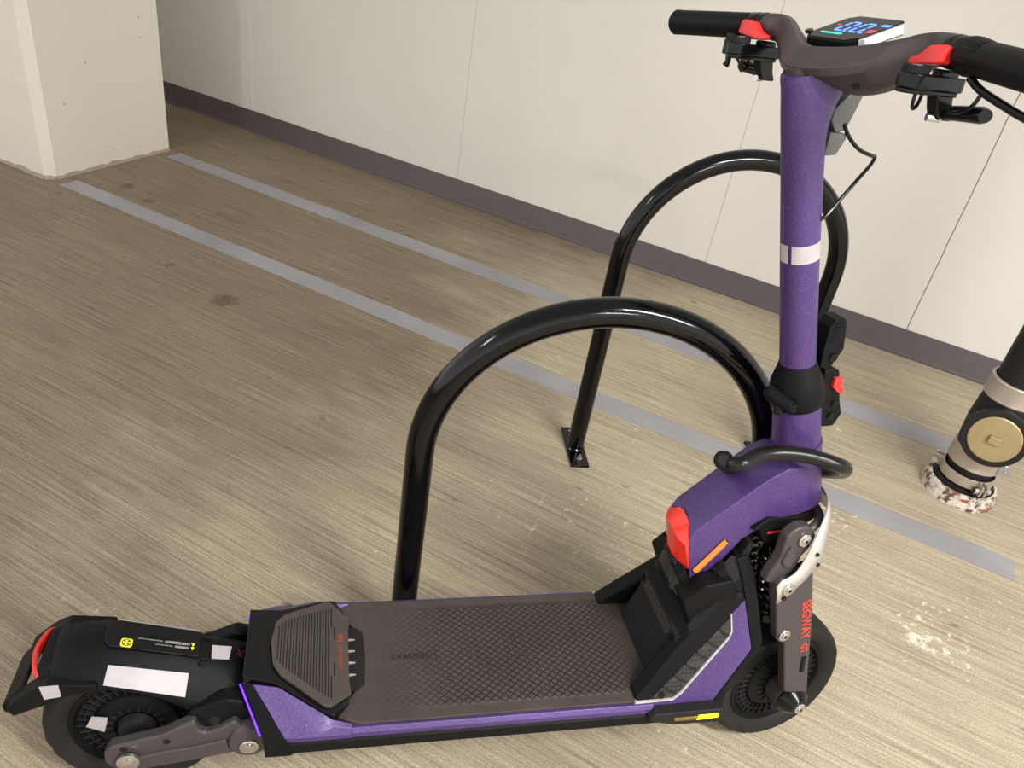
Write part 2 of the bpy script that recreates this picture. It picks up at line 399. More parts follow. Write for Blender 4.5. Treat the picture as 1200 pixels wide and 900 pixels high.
# ragged mortar line at the pillar foot
b = MB(); rr = random.Random(3)
edge = [(-4.6, 2.012), (-3.046, 2.012), (-3.017, 2.041), (-3.017, 2.626)]
for (x0, y0), (x1, y1) in zip(edge[:-1], edge[1:]):
    L_ = math.hypot(x1 - x0, y1 - y0); n = max(2, int(L_ / .03)); nx, ny = (y1 - y0) / L_, -(x1 - x0) / L_
    pts = []
    for i in range(n + 1):
        t = i / n; wdt = .006 + .008 * rr.random()
        pts.append(((x0 + (x1 - x0) * t), (y0 + (y1 - y0) * t), wdt, .006 + .012 * rr.random()))
    rings = [[(x, y, 0), (x + nx * wd, y + ny * wd, 0), (x + nx * wd * .5, y + ny * wd * .5, h * .5), (x, y, h)] for x, y, wd, h in pts]
    b.loft(rings)
struct(b.build('trim_2', M['base2'] if 'base2' in M else plain('grey_mortar', srgb(150, 138, 122), .7, 0, 0, .4, 200)))

# painted floor stripes, thin paint film with worn edges
def stripe(name, x0, x1, ya0, yb0, ya1, yb1, label, seed):
    rr = random.Random(seed); n = 240; lo = []; hi = []
    for i in range(n + 1):
        t = i / n; x = x0 + (x1 - x0) * t
        j = lambda s_: (rr.random() - .5) * .0045
        skew = .012 * (1 - 2 * 0)
        lo.append((x, ya0 + (ya1 - ya0) * t + j(0))); hi.append((x, yb0 + (yb1 - yb0) * t + j(1)))
    b = MB(); V = []
    for (xa, ya), (xb, yb) in zip(lo, hi):
        V.append([(xa, ya, .0002), (xb, yb, .0002), (xb, yb, .0012), (xa, ya, .0012)])
    b.loft(V); o = b.build(name, M['stripe']); o['label'] = label; o['category'] = 'floor stripe'; o['kind'] = 'thing'
    o['group'] = 'painted floor stripes'
stripe('painted_stripe', -2.955, .664, 2.552, 2.634, 2.535, 2.645, 'grey painted floor stripe nearer the baseboard, running behind the rear bike rack', 5)
stripe('painted_stripe', -2.955, .664, 2.010, 2.092, 2.012, 2.102, 'grey painted floor stripe farther from the wall, starting at the pillar corner', 9)

# stains on the concrete
def stain(name, cx, cy, rx, ry, m, seed, label, cat, rough=.35, h=.0008, ang=0):
    rr = random.Random(seed); n = 40; pts = []
    ph = [rr.random() * 6.28 for _ in range(6)]
    for i in range(n):
        a = 2 * math.pi * i / n
        k = 1 + rough * sum(math.sin((q + 2) * a + ph[q]) / (q + 1.5) for q in range(6)) + rough * .4 * (rr.random() - .5)
        x, y = rx * k * math.cos(a), ry * k * math.sin(a)
        pts.append((cx + x * math.cos(ang) - y * math.sin(ang), cy + x * math.sin(ang) + y * math.cos(ang)))
    b = MB(); b.prism(pts, .0001, h, 'z'); o = b.build(name, m)
    o['label'] = label; o['category'] = cat; o['kind'] = 'thing'
    return o

# ------------------------------------------------------------------ bicycle racks
def rack(name, x1, y1, W_, hl, r, be, label, plate=True):
    e = empty(name, (x1, y1, 0), label, 'bike rack', 'black hoop bike racks bolted to the floor')
    c_, s_ = math.cos(be), math.sin(be); Rr = W_ / 2
    pts = [(0, .006), (0, hl * .5), (0, hl * .9)] + [(Rr - Rr * math.cos(a), hl + Rr * math.sin(a)) for a in [math.pi * k / 40 for k in range(41)]] + [(W_, hl * .9), (W_, hl * .5), (W_, .006)]
    b = MB(); b.tube([(u * c_, u * s_, z) for u, z in pts], r, 28); b.build('hoop', M['rack'], e, smooth=60)
    for u in (0, W_):
        cx, cy = u * c_, u * s_
        rot = Matrix.Rotation(be, 3, 'Z')
        b = MB(); b.box((cx, cy, .004), (.052, .175 if u == 0 else .130, .008), rot); p = b.build('foot_plate', M['rack'], e, bevel=.001)
        for sg in (-1, 1):
            q = rot @ Vector((0, (.062 if u == 0 else .048) * sg, 0))
            b = MB(); b.cyl((cx + q.x, cy + q.y, .008), (cx + q.x, cy + q.y, .014), .009, seg=6)
            b.cyl((cx + q.x, cy + q.y, .014), (cx + q.x, cy + q.y, .026), .005, .004, 10)
            b.build('bolt', M['chrome'], p)
        b = MB(); b.lathe([(r + .004, .008), (r + .002, .011), (r - .001, .014)], (cx, cy, 0), 'z', 28); b.build('weld', M['rack'], p)
    return e
rack('bike_rack', -.5331, .9307, .6076, .5177, .0244, .555, 'glossy black hoop bike rack in front, its right leg behind the purple scooter')
rack('bike_rack', -.5159, 1.7804, .5700, .5904, .0241, .600, 'glossy black hoop bike rack behind, nearer the wall, its left foot plate in view')

# ------------------------------------------------------------------ drain pipe with cleanout by the wall
e = empty('drain_pipe', (.508, 2.345, 0), 'black cast iron drain pipe with brass cleanout plug beside the wall at right', 'pipe')
b = MB(); b.tube([(0, 0, 0.01), (0, 0, .6), (0, 0, 2.99)], .063, 36); b.build('pipe_body', M['iron'], e)
b = MB(); b.lathe([(.078, 0), (.104, 0), (.103, .018), (.096, .042), (.088, .044), (.085, .03), (.078, .028)], (0, 0, 0), 'z', 48, True); b.build('floor_ring', M['rust'], e, label='floor ring with chipped white paint and rust')
b = MB(); b.lathe([(.063, .02), (.082, .02), (.082, .046), (.070, .052), (.063, .052)], (0, 0, 0), 'z', 40); b.build('rubber_seal', M['iron'], e)
b = MB(); b.lathe([(.070, .058), (.074, .058), (.075, .074), (.074, .090), (.070, .090)], (0, 0, 0), 'z', 40, True); cl = b.build('riser_clamp', M['band'], e, bevel=.001)
for sx, sy in ((-1, .15), (.45, -.9)):
    d = Vector((sx, sy, 0)).normalized(); t_ = Vector((-d.y, d.x, 0))
    b = MB(); rot = Matrix((d, t_, Vector((0, 0, 1)))).transposed()
    for k in (-1, 1): b.box(d * .086 + t_ * .007 * k + Vector((0, 0, .074)), (.030, .005, .034), rot)
    b.build('clamp_ear', M['band'], cl, bevel=.001)
    b = MB(); p = d * .092 + Vector((0, 0, .074)); b.cyl(p - t_ * .026, p + t_ * .022, .005); b.cyl(p - t_ * .026, p - t_ * .016, .011, seg=6); b.cyl(p + t_ * .012, p + t_ * .020, .010, seg=6)
    b.build('clamp_bolt', M['chrome'], cl)
for z0, z1 in ((.112, .168), (.338, .398)):
    b = MB(); b.lathe([(.066, z0), (.072, z0), (.074, z0 + .004), (.0725, z0 + .010), (.0735, (z0 + z1) / 2), (.0725, z1 - .010), (.074, z1 - .004), (.072, z1), (.066, z1)], (0, 0, 0), 'z', 48, True)
    cp = b.build('coupling', M['band'], e)
    b = MB(); b.box((.066, -.038, (z0 + z1) / 2), (.02, .022, z1 - z0 - .02)); b.cyl((.072, -.055, (z0 + z1) / 2), (.072, -.02, (z0 + z1) / 2), .004); b.build('band_screw', M['chrome'], cp, bevel=.002)
b = MB(); b.lathe([(.063, .168), (.070, .175), (.072, .20), (.075, .25), (.072, .31), (.069, .335), (.063, .338)], (0, 0, 0), 'z', 40)
d = Vector((-.06, -1, .10)).normalized()
b.tube([d * .02 + Vector((0, 0, .245)), d * .085 + Vector((0, 0, .245)), d * .088 + Vector((0, 0, .245)), d * .112 + Vector((0, 0, .245))], [.068, .070, .084, .084], 40)
tee = b.build('cleanout_tee', M['iron'], e, bevel=.003)
b = MB(); p = d * .112 + Vector((0, 0, .245)); b.tube([p - d * .004, p + d * .003, p + d * .0045], [.066, .066, .063], 40)
b.build('plug', M['brass'], tee, smooth=25, label='brass cleanout plug')
u_ = d.cross(Vector((0, 0, 1))).normalized(); v_ = u_.cross(d).normalized()
rot = Matrix((u_, d, v_)).transposed()
b = MB(); b.box(p + d * .009, (.030, .014, .022), rot); b.build('plug_square', M['brass'], tee, bevel=.002)

# ------------------------------------------------------------------ scooter frame of reference
TH, PH = .6733, .0832
scooter = empty('electric_scooter', (.1353, 1.2006, 0), 'purple and black electric kick scooter standing in front of the black bike racks', 'scooter')
rotm = Matrix(((math.cos(TH), -math.sin(TH), 0), (math.sin(TH), math.cos(TH), 0), (0, 0, 1))) @ Matrix(((1, 0, 0), (0, math.cos(PH), math.sin(PH)), (0, -math.sin(PH), math.cos(PH))))
scooter.rotation_euler = rotm.to_euler()
DE, AL, BX = .1548, .3085, .0617
kx = Vector((-math.sin(AL), 0, math.cos(AL)))
ST = Matrix.Translation((BX, 0, .14)) @ Matrix.Rotation(DE, 4, kx) @ Matrix.Translation((-BX, 0, -.14))
def ax(z): return Vector((BX - (z - .14) * math.tan(AL), 0, z))

# ---------------- wheels
def wheel(name, cx, xf, tag_):
    seg = 96; rings = []
    for k in range(seg):
        a = 2 * math.pi * k / seg; ca, sa = math.cos(a), math.sin(a)
        g = .0022 if k % 4 == 0 else 0
        pr = [(.098, -.026), (.104, -.034), (.116, -.041), (.127, -.043), (.1335 - g, -.038), (.1375 - g, -.030), (.1395 - g * .3, -.018), (.1398, -.0165), (.1382, -.0155), (.1382, -.0135), (.1400, -.0125), (.1403, 0)]
        pr = pr + [(r, -y) for r, y in pr[-2::-1]]
        rings.append([(cx + r * ca, y, .14 + r * sa) for r, y in pr])
    b = MB(); b.loft(rings, False, True, False); t = b.build(name, M['rubber'], scooter, xf=xf, smooth=28)
    b = MB()
    prf = [(.101, -.028), (.101, -.032), (.094, -.034), (.091, -.028), (.088, -.024), (.066, -.024), (.062, -.031), (.050, -.036), (.034, -.037), (.030, -.030), (.012, -.030)]
    b.lathe([(r, y) for r, y in prf] + [(r, -y) for r, y in prf[::-1]], (cx, 0, .14), 'y', 64); b.build('rim', M['plastic'], t, xf=xf)
    b = MB()
    for k in range(36):
        a = 2 * math.pi * k / 36
        rot = Matrix.Rotation(-a, 3, 'Y')
        for sg in (-1, 1):
            b.box(Vector((cx, 0, .14)) + rot @ Vector((.0775, sg * .0265, 0)), (.022, .006, .0028), rot)
            if k % 2 == 0: b.box(Vector((cx, 0, .14)) + rot @ Vector((.041, sg * .0375, 0)), (.012, .003, .0022), rot)
    for sg in (-1, 1): b.lathe([(.0765, sg * .024), (.0765, sg * .0285), (.0785, sg * .0285), (.0785, sg * .024)], (cx, 0, .14), 'y', 64, True)
    b.build('cooling_fins', M['plastic2'], t, xf=xf, label='ring of cooling fins')
    for sg in (-1, 1):
        b = MB(); b.lathe([(.001, sg * .052), (.018, sg * .051), (.026, sg * .046), (.029, sg * .036)], (cx, 0, .14), 'y', 36); b.build('hub_cap', M['plastic2'], t, xf=xf)
    return t
fw = wheel('front_wheel', 0, ST, 'front')
rw = wheel('rear_wheel', -1.133, None, 'rear')
b = MB()   # scrap of white tape on the rear wheel disc
b.prism([(-1.195, .172), (-1.172, .167), (-1.180, .135), (-1.205, .150)], -.040, -.0385); 
b.build('reflective_tape', M['tape'], rw, label='scrap of white reflective tape')
text('tyre_marking', 'CST', M['plastic2'], fw, (-.070, -.0428, .045), (.8, 0, -.62), (.62, 0, .8), .011, xf=ST)

# ---------------- main body
b = MB()      # underbody and side rail
sec = lambda x, t=0: [(x, -.1355, .2035), (x, -.141, .200), (x, -.141, .181), (x, -.136, .177), (x, -.105, .150), (x, -.09, .128), (x, .09, .128), (x, .105, .150), (x, .136, .177), (x, .141, .181), (x, .141, .200), (x, .1355, .2035), (x, .12, .214), (x, -.12, .214)]
b.loft([sec(-.925), sec(-.6), sec(-.30), sec(-.17)]); body = b.build('deck_frame', M['plastic'], scooter, bevel=.001)
for sg in (-1, 1):   # purple edge strips
    b = MB(); y = lambda v: v * sg
    b.loft([[(x, y(.139), .2045), (x, y(.1385), .213), (x, y(.1335), .2205), (x, y(.127), .2200), (x, y(.127), .2045)] for x in (-.80, -.6, -.33, -.30)])
    b.build('deck_edge_strip', M['purple'], scooter, bevel=.0012)
# deck mat
b = MB(); out = [(-.250, -.124), (-.33, -.1275), (-.786, -.1285), (-.806, -.122), (-.829, -.1095), (-.801, -.079), (-.788, -.058), (-.784, 0), (-.788, .058), (-.801, .079), (-.829, .1095), (-.806, .122), (-.786, .1285), (-.33, .1275), (-.250, .124)]
b.prism(out, .214, .2235, 'z'); mat_o = b.build('deck_mat', M['mat'], scooter, bevel=.0015)
text('embossed_lettering', 'SEGWAY', M['deboss'], mat_o, (-.668, -.003, .2237), (-1, 0, 0), (0, -1, 0), .012, width=.066)
b = MB()
b.tube([(-.668 + .012, y_, .2237) for y_ in (-.016, .016)], .0006, 4); b.build('mat_seam', M['deboss'], mat_o)

# tail block
zt = lambda x: .243 + (-.83 - x) * .306
b = MB()
plan = [(-.965, -.070), (-.914, -.078), (-.848, -.115), (-.826, -.122), (-.800, -.088), (-.784, -.058), (-.784, .058), (-.800, .088), (-.826, .122), (-.848, .115), (-.914, .078), (-.965, .070)]
A = [b.bm.verts.new((x, y, .19)) for x, y in plan]
B = [b.bm.verts.new((x, y, zt(max(x, -.955)) - .004 if x < -.80 else .2215)) for x, y in plan]
b.face(A[::-1]); n = len(A)
for i in range(n): b.face([A[i], A[(i + 1) % n], B[(i + 1) % n], B[i]])
for tri in ((0, 1, 10, 11), (1, 2, 9, 10), (2, 3, 8, 9), (3, 4, 7, 8), (4, 5, 6, 7)): b.face([B[i] for i in tri])
tail = b.build('tail_block', M['gloss'], scooter, bevel=.002)
# ribbed tail pad
pad = [(-.803, -.054), (-.800, -.079), (-.833, -.110), (-.842, -.110), (-.909, -.064), (-.922, -.045), (-.928, 0), (-.922, .045), (-.909, .064), (-.842, .110), (-.833, .110), (-.800, .079), (-.803, .054)]
def slab(b, pts, z0, z1):
    A = [b.bm.verts.new((x, y, zt(x) + z0)) for x, y in pts]; B = [b.bm.verts.new((x, y, zt(x) + z1)) for x, y in pts]
    b.face(A[::-1]); b.face(B)
    for i in range(len(pts)): b.face([A[i], A[(i + 1) % len(pts)], B[(i + 1) % len(pts)], B[i]])
b = MB(); slab(b, pad, -.006, .0015); tp = b.build('tail_pad', M['pad'], scooter, bevel=.0018)
b = MB()
def padw(x):
    for (x0, y0), (x1, y1) in zip([(-.83, .104), (-.842, .098), (-.909, .054), (-.918, .040)][:-1], [(-.842, .098), (-.909, .054), (-.918, .040)]):
        if x1 <= x <= x0: return y0 + (y1 - y0) * (x0 - x) / (x0 - x1)
    return .03
x = -.917; i = 0
while x < -.826:
    wv = padw(x) - .006
    if x > -.8345:
        for sg in (-1, 1): slab(b, [(x, sg * .052), (x + .0021, sg * .052), (x + .0021, sg * (wv)), (x, sg * (wv))], .0012, .0019)
    else: slab(b, [(x, -wv), (x + .0021, -wv), (x + .0021, wv), (x, wv)], .0012, .0019)
    x += .0047; i += 1
b.build('grooves', M['deboss'], tp)
text('lettering', 'SEGWAY', M['padprint'], tp, (-.8165, -.034, zt(-.8165) + .0017), (0, 1, 0), (-1, 0, .306), .0062, width=.048, bold=.01)
b = MB()
for k in range(3):
    y0 = .021 + k * .006
    slab(b, [(-.820, y0), (-.820, y0 + .0035), (-.813, y0 + .0075), (-.813, y0 + .004)], .0015, .0019)
b.build('slash_mark', M['padprint'], tp)
# finger recess in front of the pad, with four bright tabs
b = MB(); b.prism([(-.803, -.066), (-.790, -.068), (-.778, -.056), (-.775, 0), (-.778, .056), (-.790, .068), (-.803, .066)], .2150, .2242, 'z')
rc = b.build('finger_recess', M['plastic2'], scooter, bevel=.001)
for yy in (-.036, -.011, .014, .039):
    b = MB(); b.prism([(-.8045, yy - .0022), (-.792, yy - .0006), (-.792, yy + .0006), (-.8045, yy + .0022)], .223, .2262, 'z'); b.build('tab', M['silver'], rc)
# purple tail wings, black end caps, violet led strips
for sg in (-1, 1):
    b = MB(); S = lambda p, dz=0: (p[0], p[1] * sg, p[2] + dz)
    inner = [(-.951, .0765, .2665), (-.912, .0815, .2610), (-.855, .1135, .2440), (-.829, .1225, .2290), (-.800, .1275, .2228)]
    outer = [(-.9005, .1385, .2140), (-.880, .1395, .2130), (-.850, .1395, .2125), (-.826, .1393, .2120), (-.800, .1390, .2120)]
    low = [(x, y, .2035) for x, y, z in outer]
    mid = []
    for a_, c_ in zip(inner, outer):
        mid.append(tuple((a_[i] + c_[i]) / 2 + (.0035 if i == 2 else .001 * (i == 1)) for i in range(3)))
    rows = [[S(p) for p in r] for r in (inner, mid, outer, low)]
    rows += [[(p[0], p[1] * sg * .9, .2035) for p in low], [(p[0], (p[1] - .012) * sg, p[2] - .014) for p in inner]]
    rings = [[rows[j][i] for j in range(6)] for i in range(5)]
    b.loft(rings); wing = b.build('tail_wing', M['purple'], scooter, bevel=.001)
    b = MB()   # end cap strip
    ri = []
    for (xa, ya, za), (xb, yb, zb) in (((-.968, .066, .2600), (-.951, .0765, .2680)), ((-.950, .100, .237), (-.928, .108, .2425)), ((-.934, .130, .2125), (-.9005, .1395, .2155)), ((-.931, .1395, .198), (-.893, .1430, .200)), ((-.930, .1405, .176), (-.890, .1425, .178))):
        ri.append([(xa, ya * sg, za), (xb, yb * sg, zb), (xb + .004, (yb - .012) * sg, zb - .012), (xa + .004, (ya - .012) * sg, za - .012)])
    b.loft(ri); cap = b.build('end_cap', M['plastic'], scooter, bevel=.0015)
    b = MB(); b.tube(spline([(-.9695, .068 * sg, .2580), (-.953, .0985 * sg, .2350), (-.9365, .128 * sg, .2105)], 5), .0015, 8)
    b.build('led_strip', M['led'], cap, label='glowing violet led strip')
b = MB(); b.prism([(-.955, .128), (-.965, .25), (-.93, .25), (-.92, .128)], -.068, .068); b.build('rear_bulkhead', M['dark'], scooter)

# ---------------- front foot well, bulkhead and side covers
b = MB(); b.prism([(-.262, .20), (-.2665, .3135), (-.245, .345), (-.268, .395), (-.236, .430), (-.190, .440), (-.165, .40), (-.165, .30), (-.18, .17), (-.25, .17)], -.079, .079)
bulk = b.build('bulkhead', M['plastic'], scooter, bevel=.004)
b = MB(); b.prism([(-.294, .222), (-.2685, .305), (-.2650, .305), (-.262, .222)], -.070, .070); b.build('riser_panel', M['plastic2'], bulk)
# cross bracket with honeycomb slot and two screws
b = MB()
b.prism([(-.2700, .302), (-.2640, .322), (-.2440, .332), (-.2480, .310)], -.086, -.060); b.prism([(-.2700, .302), (-.2640, .322), (-.2440, .332), (-.2480, .310)], .060, .086)
b.prism([(-.2715, .298), (-.2695, .3045), (-.2480, .3135), (-.2500, .305)], -.086, .086); b.prism([(-.2640, .3180), (-.2620, .3240), (-.2420, .3325), (-.2440, .3265)], -.086, .086)
br = b.build('toe_bracket', M['plastic2'], scooter, bevel=.0012)
b = MB(); b.prism([(-.2695, .3035), (-.2635, .3190), (-.2610, .3180), (-.2670, .3025)], -.060, .060); b.build('vent_mesh', M['comb'], br)
for sg in (-1, 1):
    b = MB(); b.cyl((-.2655, .073 * sg, .3125), (-.2705, .073 * sg, .3145), .0058, seg=20); b.cyl((-.2700, .073 * sg, .3143), (-.2712, .073 * sg, .3149), .0032, seg=6)
    b.build('screw', M['gloss'], br)
    b = MB()      # sloping side arm of the bracket, down to the deck
    y = lambda v: v * sg
    b.loft([[(-.330, y(.098), .2235), (-.330, y(.1275), .2235), (-.316, y(.1275), .2235), (-.316, y(.098), .2235)], [(-.2720, y(.070), .304), (-.2720, y(.092), .304), (-.2600, y(.092), .322), (-.2600, y(.070), .322)]])
    b.build('side_arm', M['plastic'], br, bevel=.002)
# honeycomb collar between bracket and red lens
b = MB()
cc = [(-.236, -.062, .368), (-.262, -.044, .392), (-.2755, -.020, .414), (-.279, 0, .420), (-.2755, .020, .414), (-.262, .044, .392), (-.236, .062, .368)]
cs = spline(cc, 4); rings = [[(p.x - .001, p.y, p.z - .016), (p.x + .004, p.y * .97, p.z + .016), (p.x + .014, p.y * .9, p.z + .016), (p.x + .014, p.y * .9, p.z - .016)] for p in cs]
b.loft(rings); nb = b.build('neck_collar_mesh', M['comb'], scooter)
b = MB(); rings = [[(p.x + .003, p.y, p.z + .014), (p.x + .002, p.y * .99, p.z + .024), (p.x + .02, p.y * .9, p.z + .024), (p.x + .02, p.y * .9, p.z + .012)] for p in cs]
b.loft(rings); b.build('collar_rim', M['plastic2'], nb, bevel=.001)
b = MB(); rings = [[(p.x - .004, p.y * 1.05, p.z - .026), (p.x - .003, p.y * 1.04, p.z - .014), (p.x + .02, p.y * .9, p.z - .012), (p.x + .02, p.y * .9, p.z - .03)] for p in cs]
b.loft(rings); b.build('collar_rim', M['plastic'], nb, bevel=.001)
for sg in (-1, 1):
    shr = Matrix(((1, 0, 0, 0), (0, 1, -sg * .28, sg * .28 * .221), (0, 0, 1, 0), (0, 0, 0, 1)))    # the covers lean inward as they rise
    def pr(pts, a, c, name, m, parent, bevel=0, lab=None, xf=shr):
        b = MB(); b.prism(pts, min(a * sg, c * sg), max(a * sg, c * sg)); return b.build(name, m, parent, bevel=bevel, label=lab, xf=xf)
    yy = lambda v: v * sg
    cover = pr([(-.333, .206), (-.331, .228), (-.249, .338), (-.171, .438), (-.183, .472), (-.165, .476), (-.149, .449), (-.130, .386), (-.113, .322), (-.119, .300), (-.170, .239), (-.168, .19), (-.30, .19)], .098, .1285, 'side_cover', M['plastic'], scooter, .004)
    pr([(-.184, .472), (-.164, .477), (-.148, .447), (-.129, .385), (-.112, .322), (-.118, .300), (-.170, .239), (-.166, .214), (-.191, .212), (-.129, .307), (-.156, .397), (-.169, .438)], .1275, .1318, 'cover_border', M['plastic'], cover, .0015)
    # inclined ledge between cover and neck
    b = MB()
    rings = []
    for (ox_, oy_, oz_), (ix_, iy_, iz_) in (((-.306, .117, .262), (-.262, .082, .300)), ((-.249, .094, .337), (-.244, .060, .345)), ((-.207, .080, .392), (-.230, .056, .408)), ((-.172, .067, .436), (-.207, .054, .447)), ((-.176, .060, .470), (-.190, .052, .474))):
        rings.append([(ox_, yy(oy_), oz_), (ix_, yy(iy_), iz_), (ix_ + .012, yy(iy_ - .006), iz_ - .03), (ox_ + .014, yy(oy_ - .006), oz_ - .03)])
    b.loft(rings); ledge = b.build('cover_ledge', M['plastic2'], cover, bevel=.0015)
    for (x0, z0) in ((-.229, .405), (-.206, .438)):     # sculpted fins
        b = MB()
        b.loft([[(x0 - .012, yy(.050), z0 + .002), (x0 + .004, yy(.050), z0 + .024), (x0 + .012, yy(.060), z0 + .006)], [(x0 - .006, yy(.062), z0 + .004), (x0 + .004, yy(.063), z0 + .020), (x0 + .013, yy(.068), z0 + .002)], [(x0 + .006, yy(.072), z0 - .018), (x0 + .008, yy(.072), z0 - .016), (x0 + .010, yy(.072), z0 - .020)]])
        b.build('ledge_fin', M['plastic'], cover, bevel=.0008)
    pr([(-.335, .222), (-.265, .2235), (-.250, .235), (-.176, .331), (-.172, .343), (-.178, .374), (-.157, .398), (-.130, .308), (-.192, .2125), (-.304, .2085), (-.336, .207)], .125, .1312, 'side_panel', M['purple'], cover, .001)
    pr([(-.333, .2215), (-.265, .2230), (-.2497, .2345), (-.1755, .3305), (-.1715, .3425), (-.1775, .3735), (-.1795, .3735), (-.1740, .3435), (-.1778, .3325), (-.2515, .2370), (-.266, .2258), (-.331, .2245)], .125, .1318, 'panel_edge', M['tape'], cover, 0, 'exposed white edge of the purple film')
    pr([(-.302, .228), (-.266, .2262), (-.253, .2375), (-.178, .332), (-.1745, .343), (-.179, .366)], .120, .1292, 'vent_mesh', M['comb'], cover)
    for k in range(6):
        t = .14 + k * .145; xa, za = -.302 + .123 * t, .229 + .136 * t
        xb, zb = xa + .026 - .010 * t, za - .014 + .003 * t
        b = MB(); b.tube([(xa, yy(.1292), za), ((xa + xb) / 2, yy(.1310), (za + zb) / 2 - .002), (xb, yy(.1300), zb)], .0016, 6); b.build('vent_slat', M['plastic2'], cover, xf=shr)
    for (x_, z_) in ((-.170, .407), (-.286, .2325)):
        b = MB(); b.cyl((x_, yy(.128), z_), (x_, yy(.1308), z_), .0058, seg=20); b.build('screw', M['gloss'], cover, xf=shr)
    # foot step with reflector
    step = pr([(-.312, .2045), (-.302, .2160), (-.178, .2180), (-.170, .190), (-.172, .184), (-.262, .186), (-.30, .196)], .128, .1520, 'side_step', M['plastic2'], scooter, .003, None, None)
    pr([(-.2665, .2050), (-.264, .1975), (-.224, .1975), (-.222, .2060)], .150, .1535, 'reflector', M['amber'], step, .001, 'dark amber half of the side reflector', None)
    pr([(-.224, .1965), (-.222, .2080), (-.184, .2085), (-.1835, .1995)], .150, .1540, 'reflector', M['yellow'], step, .001, 'bright yellow half of the side reflector', None)
# ---------------- neck
b = MB()
#  stations along the neck: ridge (x,z), side top (x,z), side bottom (x,z), ridge half width, half width
stn = [(-.262, .524, -.2700, .500, -.236, .375, .0100, .044), (-.249, .537, -.2600, .522, -.212, .415, .0105, .044), (-.201, .587, -.2100, .573, -.172, .494, .0140, .045),
       (-.155, .635, -.163, .622, -.125, .535, .018, .046), (-.128, .652, -.135, .640, -.085, .545, .022, .046), (-.100, .650, -.100, .640, -.062, .550, .022, .041)]
rings = []
for rx, rz, sx, sz, bx, bz, h1, h2 in stn:
    rings.append([(bx, -h2 * .8, bz), (bx - .004, -h2, bz + .006), (sx, -h2, sz), (rx, -h1, rz), (rx, h1, rz), (sx, h2, sz), (bx - .004, h2, bz + .006), (bx, h2 * .8, bz)])
b.loft(rings); neck = b.build('neck', M['purple'], scooter, bevel=.0025, bseg=3)
b = MB(); a0, a1 = ax(.553), ax(.668)
b.tube([a0, ax(.556), ax(.64), a1], [.040, .0415, .0405, .0395], 40); b.build('head_tube', M['purple'], scooter, smooth=50)
# red lens on the rear of the neck
b = MB()
rings = []
for y_, top, mid_, bot in ((-.0425, (-.2720, .500), (-.2730, .488), (-.2540, .4370)), (-.028, (-.2690, .509), (-.2810, .490), (-.2600, .4250)), (-.010, (-.2650, .517), (-.2860, .500), (-.2680, .4170)), (.010, (-.2650, .517), (-.2860, .500), (-.2680, .4170)), (.028, (-.2690, .509), (-.2810, .490), (-.2600, .4250)), (.0425, (-.2720, .500), (-.2730, .488), (-.2540, .4370))):
    top2 = (top[0] + .009, top[1] + .010) if abs(y_) < .02 else top
    rings.append([(bot[0], y_, bot[1]), (mid_[0], y_, mid_[1]), (top[0], y_, top[1]), (top2[0], y_, top2[1] + .001), (-.235, y_ * .9, top2[1] - .01), (-.235, y_ * .9, .43)])
b.loft(rings); lens = b.build('tail_lamp', M['redlens'], neck, bevel=.0012)
lens['label'] = 'red lamp lens'
b = MB()
for dx in (0,): b.tube([(-.2640, -.006, .5185), (-.2585, -.006, .5245), (-.2585, 0, .5245), (-.2640, 0, .5185)], .0004, 4, True)
b.build('lens_icon', M['whiteprint'], neck)
b = MB(); rings = [[(-.262, y_, .440), (-.2745, y_ * 1.0, .428), (-.262, y_, .405), (-.245, y_, .405)] for y_ in (-.05, -.04, -.02, 0, .02, .04, .05)]
b.loft(rings); b.build('lens_surround', M['plastic'], neck, bevel=.002)
for sg in (-1, 1):
    d0, d1 = Vector((-.243, .0440 * sg, .434)), Vector((-.2035, .0440 * sg, .498))
    b = MB(); b.tube([d0, d1], .0062, 16, flat=1); b.tube([d0 + Vector((-.0002, 0, 0)), d1], .0062, 16)
    o = b.build('orange_reflector', M['orange'], neck); 
    b = MB(); b.tube([d0 + Vector((0, -.0022 * sg, 0)), d1 + Vector((0, -.0022 * sg, 0))], .0074, 16); b.build('reflector_bezel', M['deboss'], neck)

# ---------------- stem (turned with the steering)
b = MB(); b.tube([ax(.652), ax(.664), ax(.675), ax(.745)], [.0385, .0385, .0375, .0365], 40)
b.tube([ax(.668), ax(.670)], [.0395, .0395], 40)
stem_low = b.build('stem_base', M['purple'], scooter, xf=ST, smooth=50)
b = MB()
rings = []
for z_, r_, fx, fr in ((.74, .0268, 0, 1), (.80, .0268, 0, 1), (.95, .0266, 0, 1), (1.08, .0268, .001, 1.02), (1.13, .0272, .002, 1.05), (1.150, .0275, .004, 1.14), (1.170, .0280, .009, 1.32), (1.185, .0285, .015, 1.52), (1.198, .0295, .022, 1.72), (1.208, .0305, .027, 1.86), (1.214, .0305, .028, 1.88)):
    c0 = ax(z_)
    tx = Vector((math.cos(AL), 0, math.sin(AL)))
    rings.append([c0 + tx * (r_ * fr * math.cos(a) + fx) + Vector((0, r_ * math.sin(a), 0)) for a in [2 * math.pi * k / 40 for k in range(40)]])
b.loft(rings); stem = b.build('stem', M['purple'], scooter, xf=ST, smooth=50)
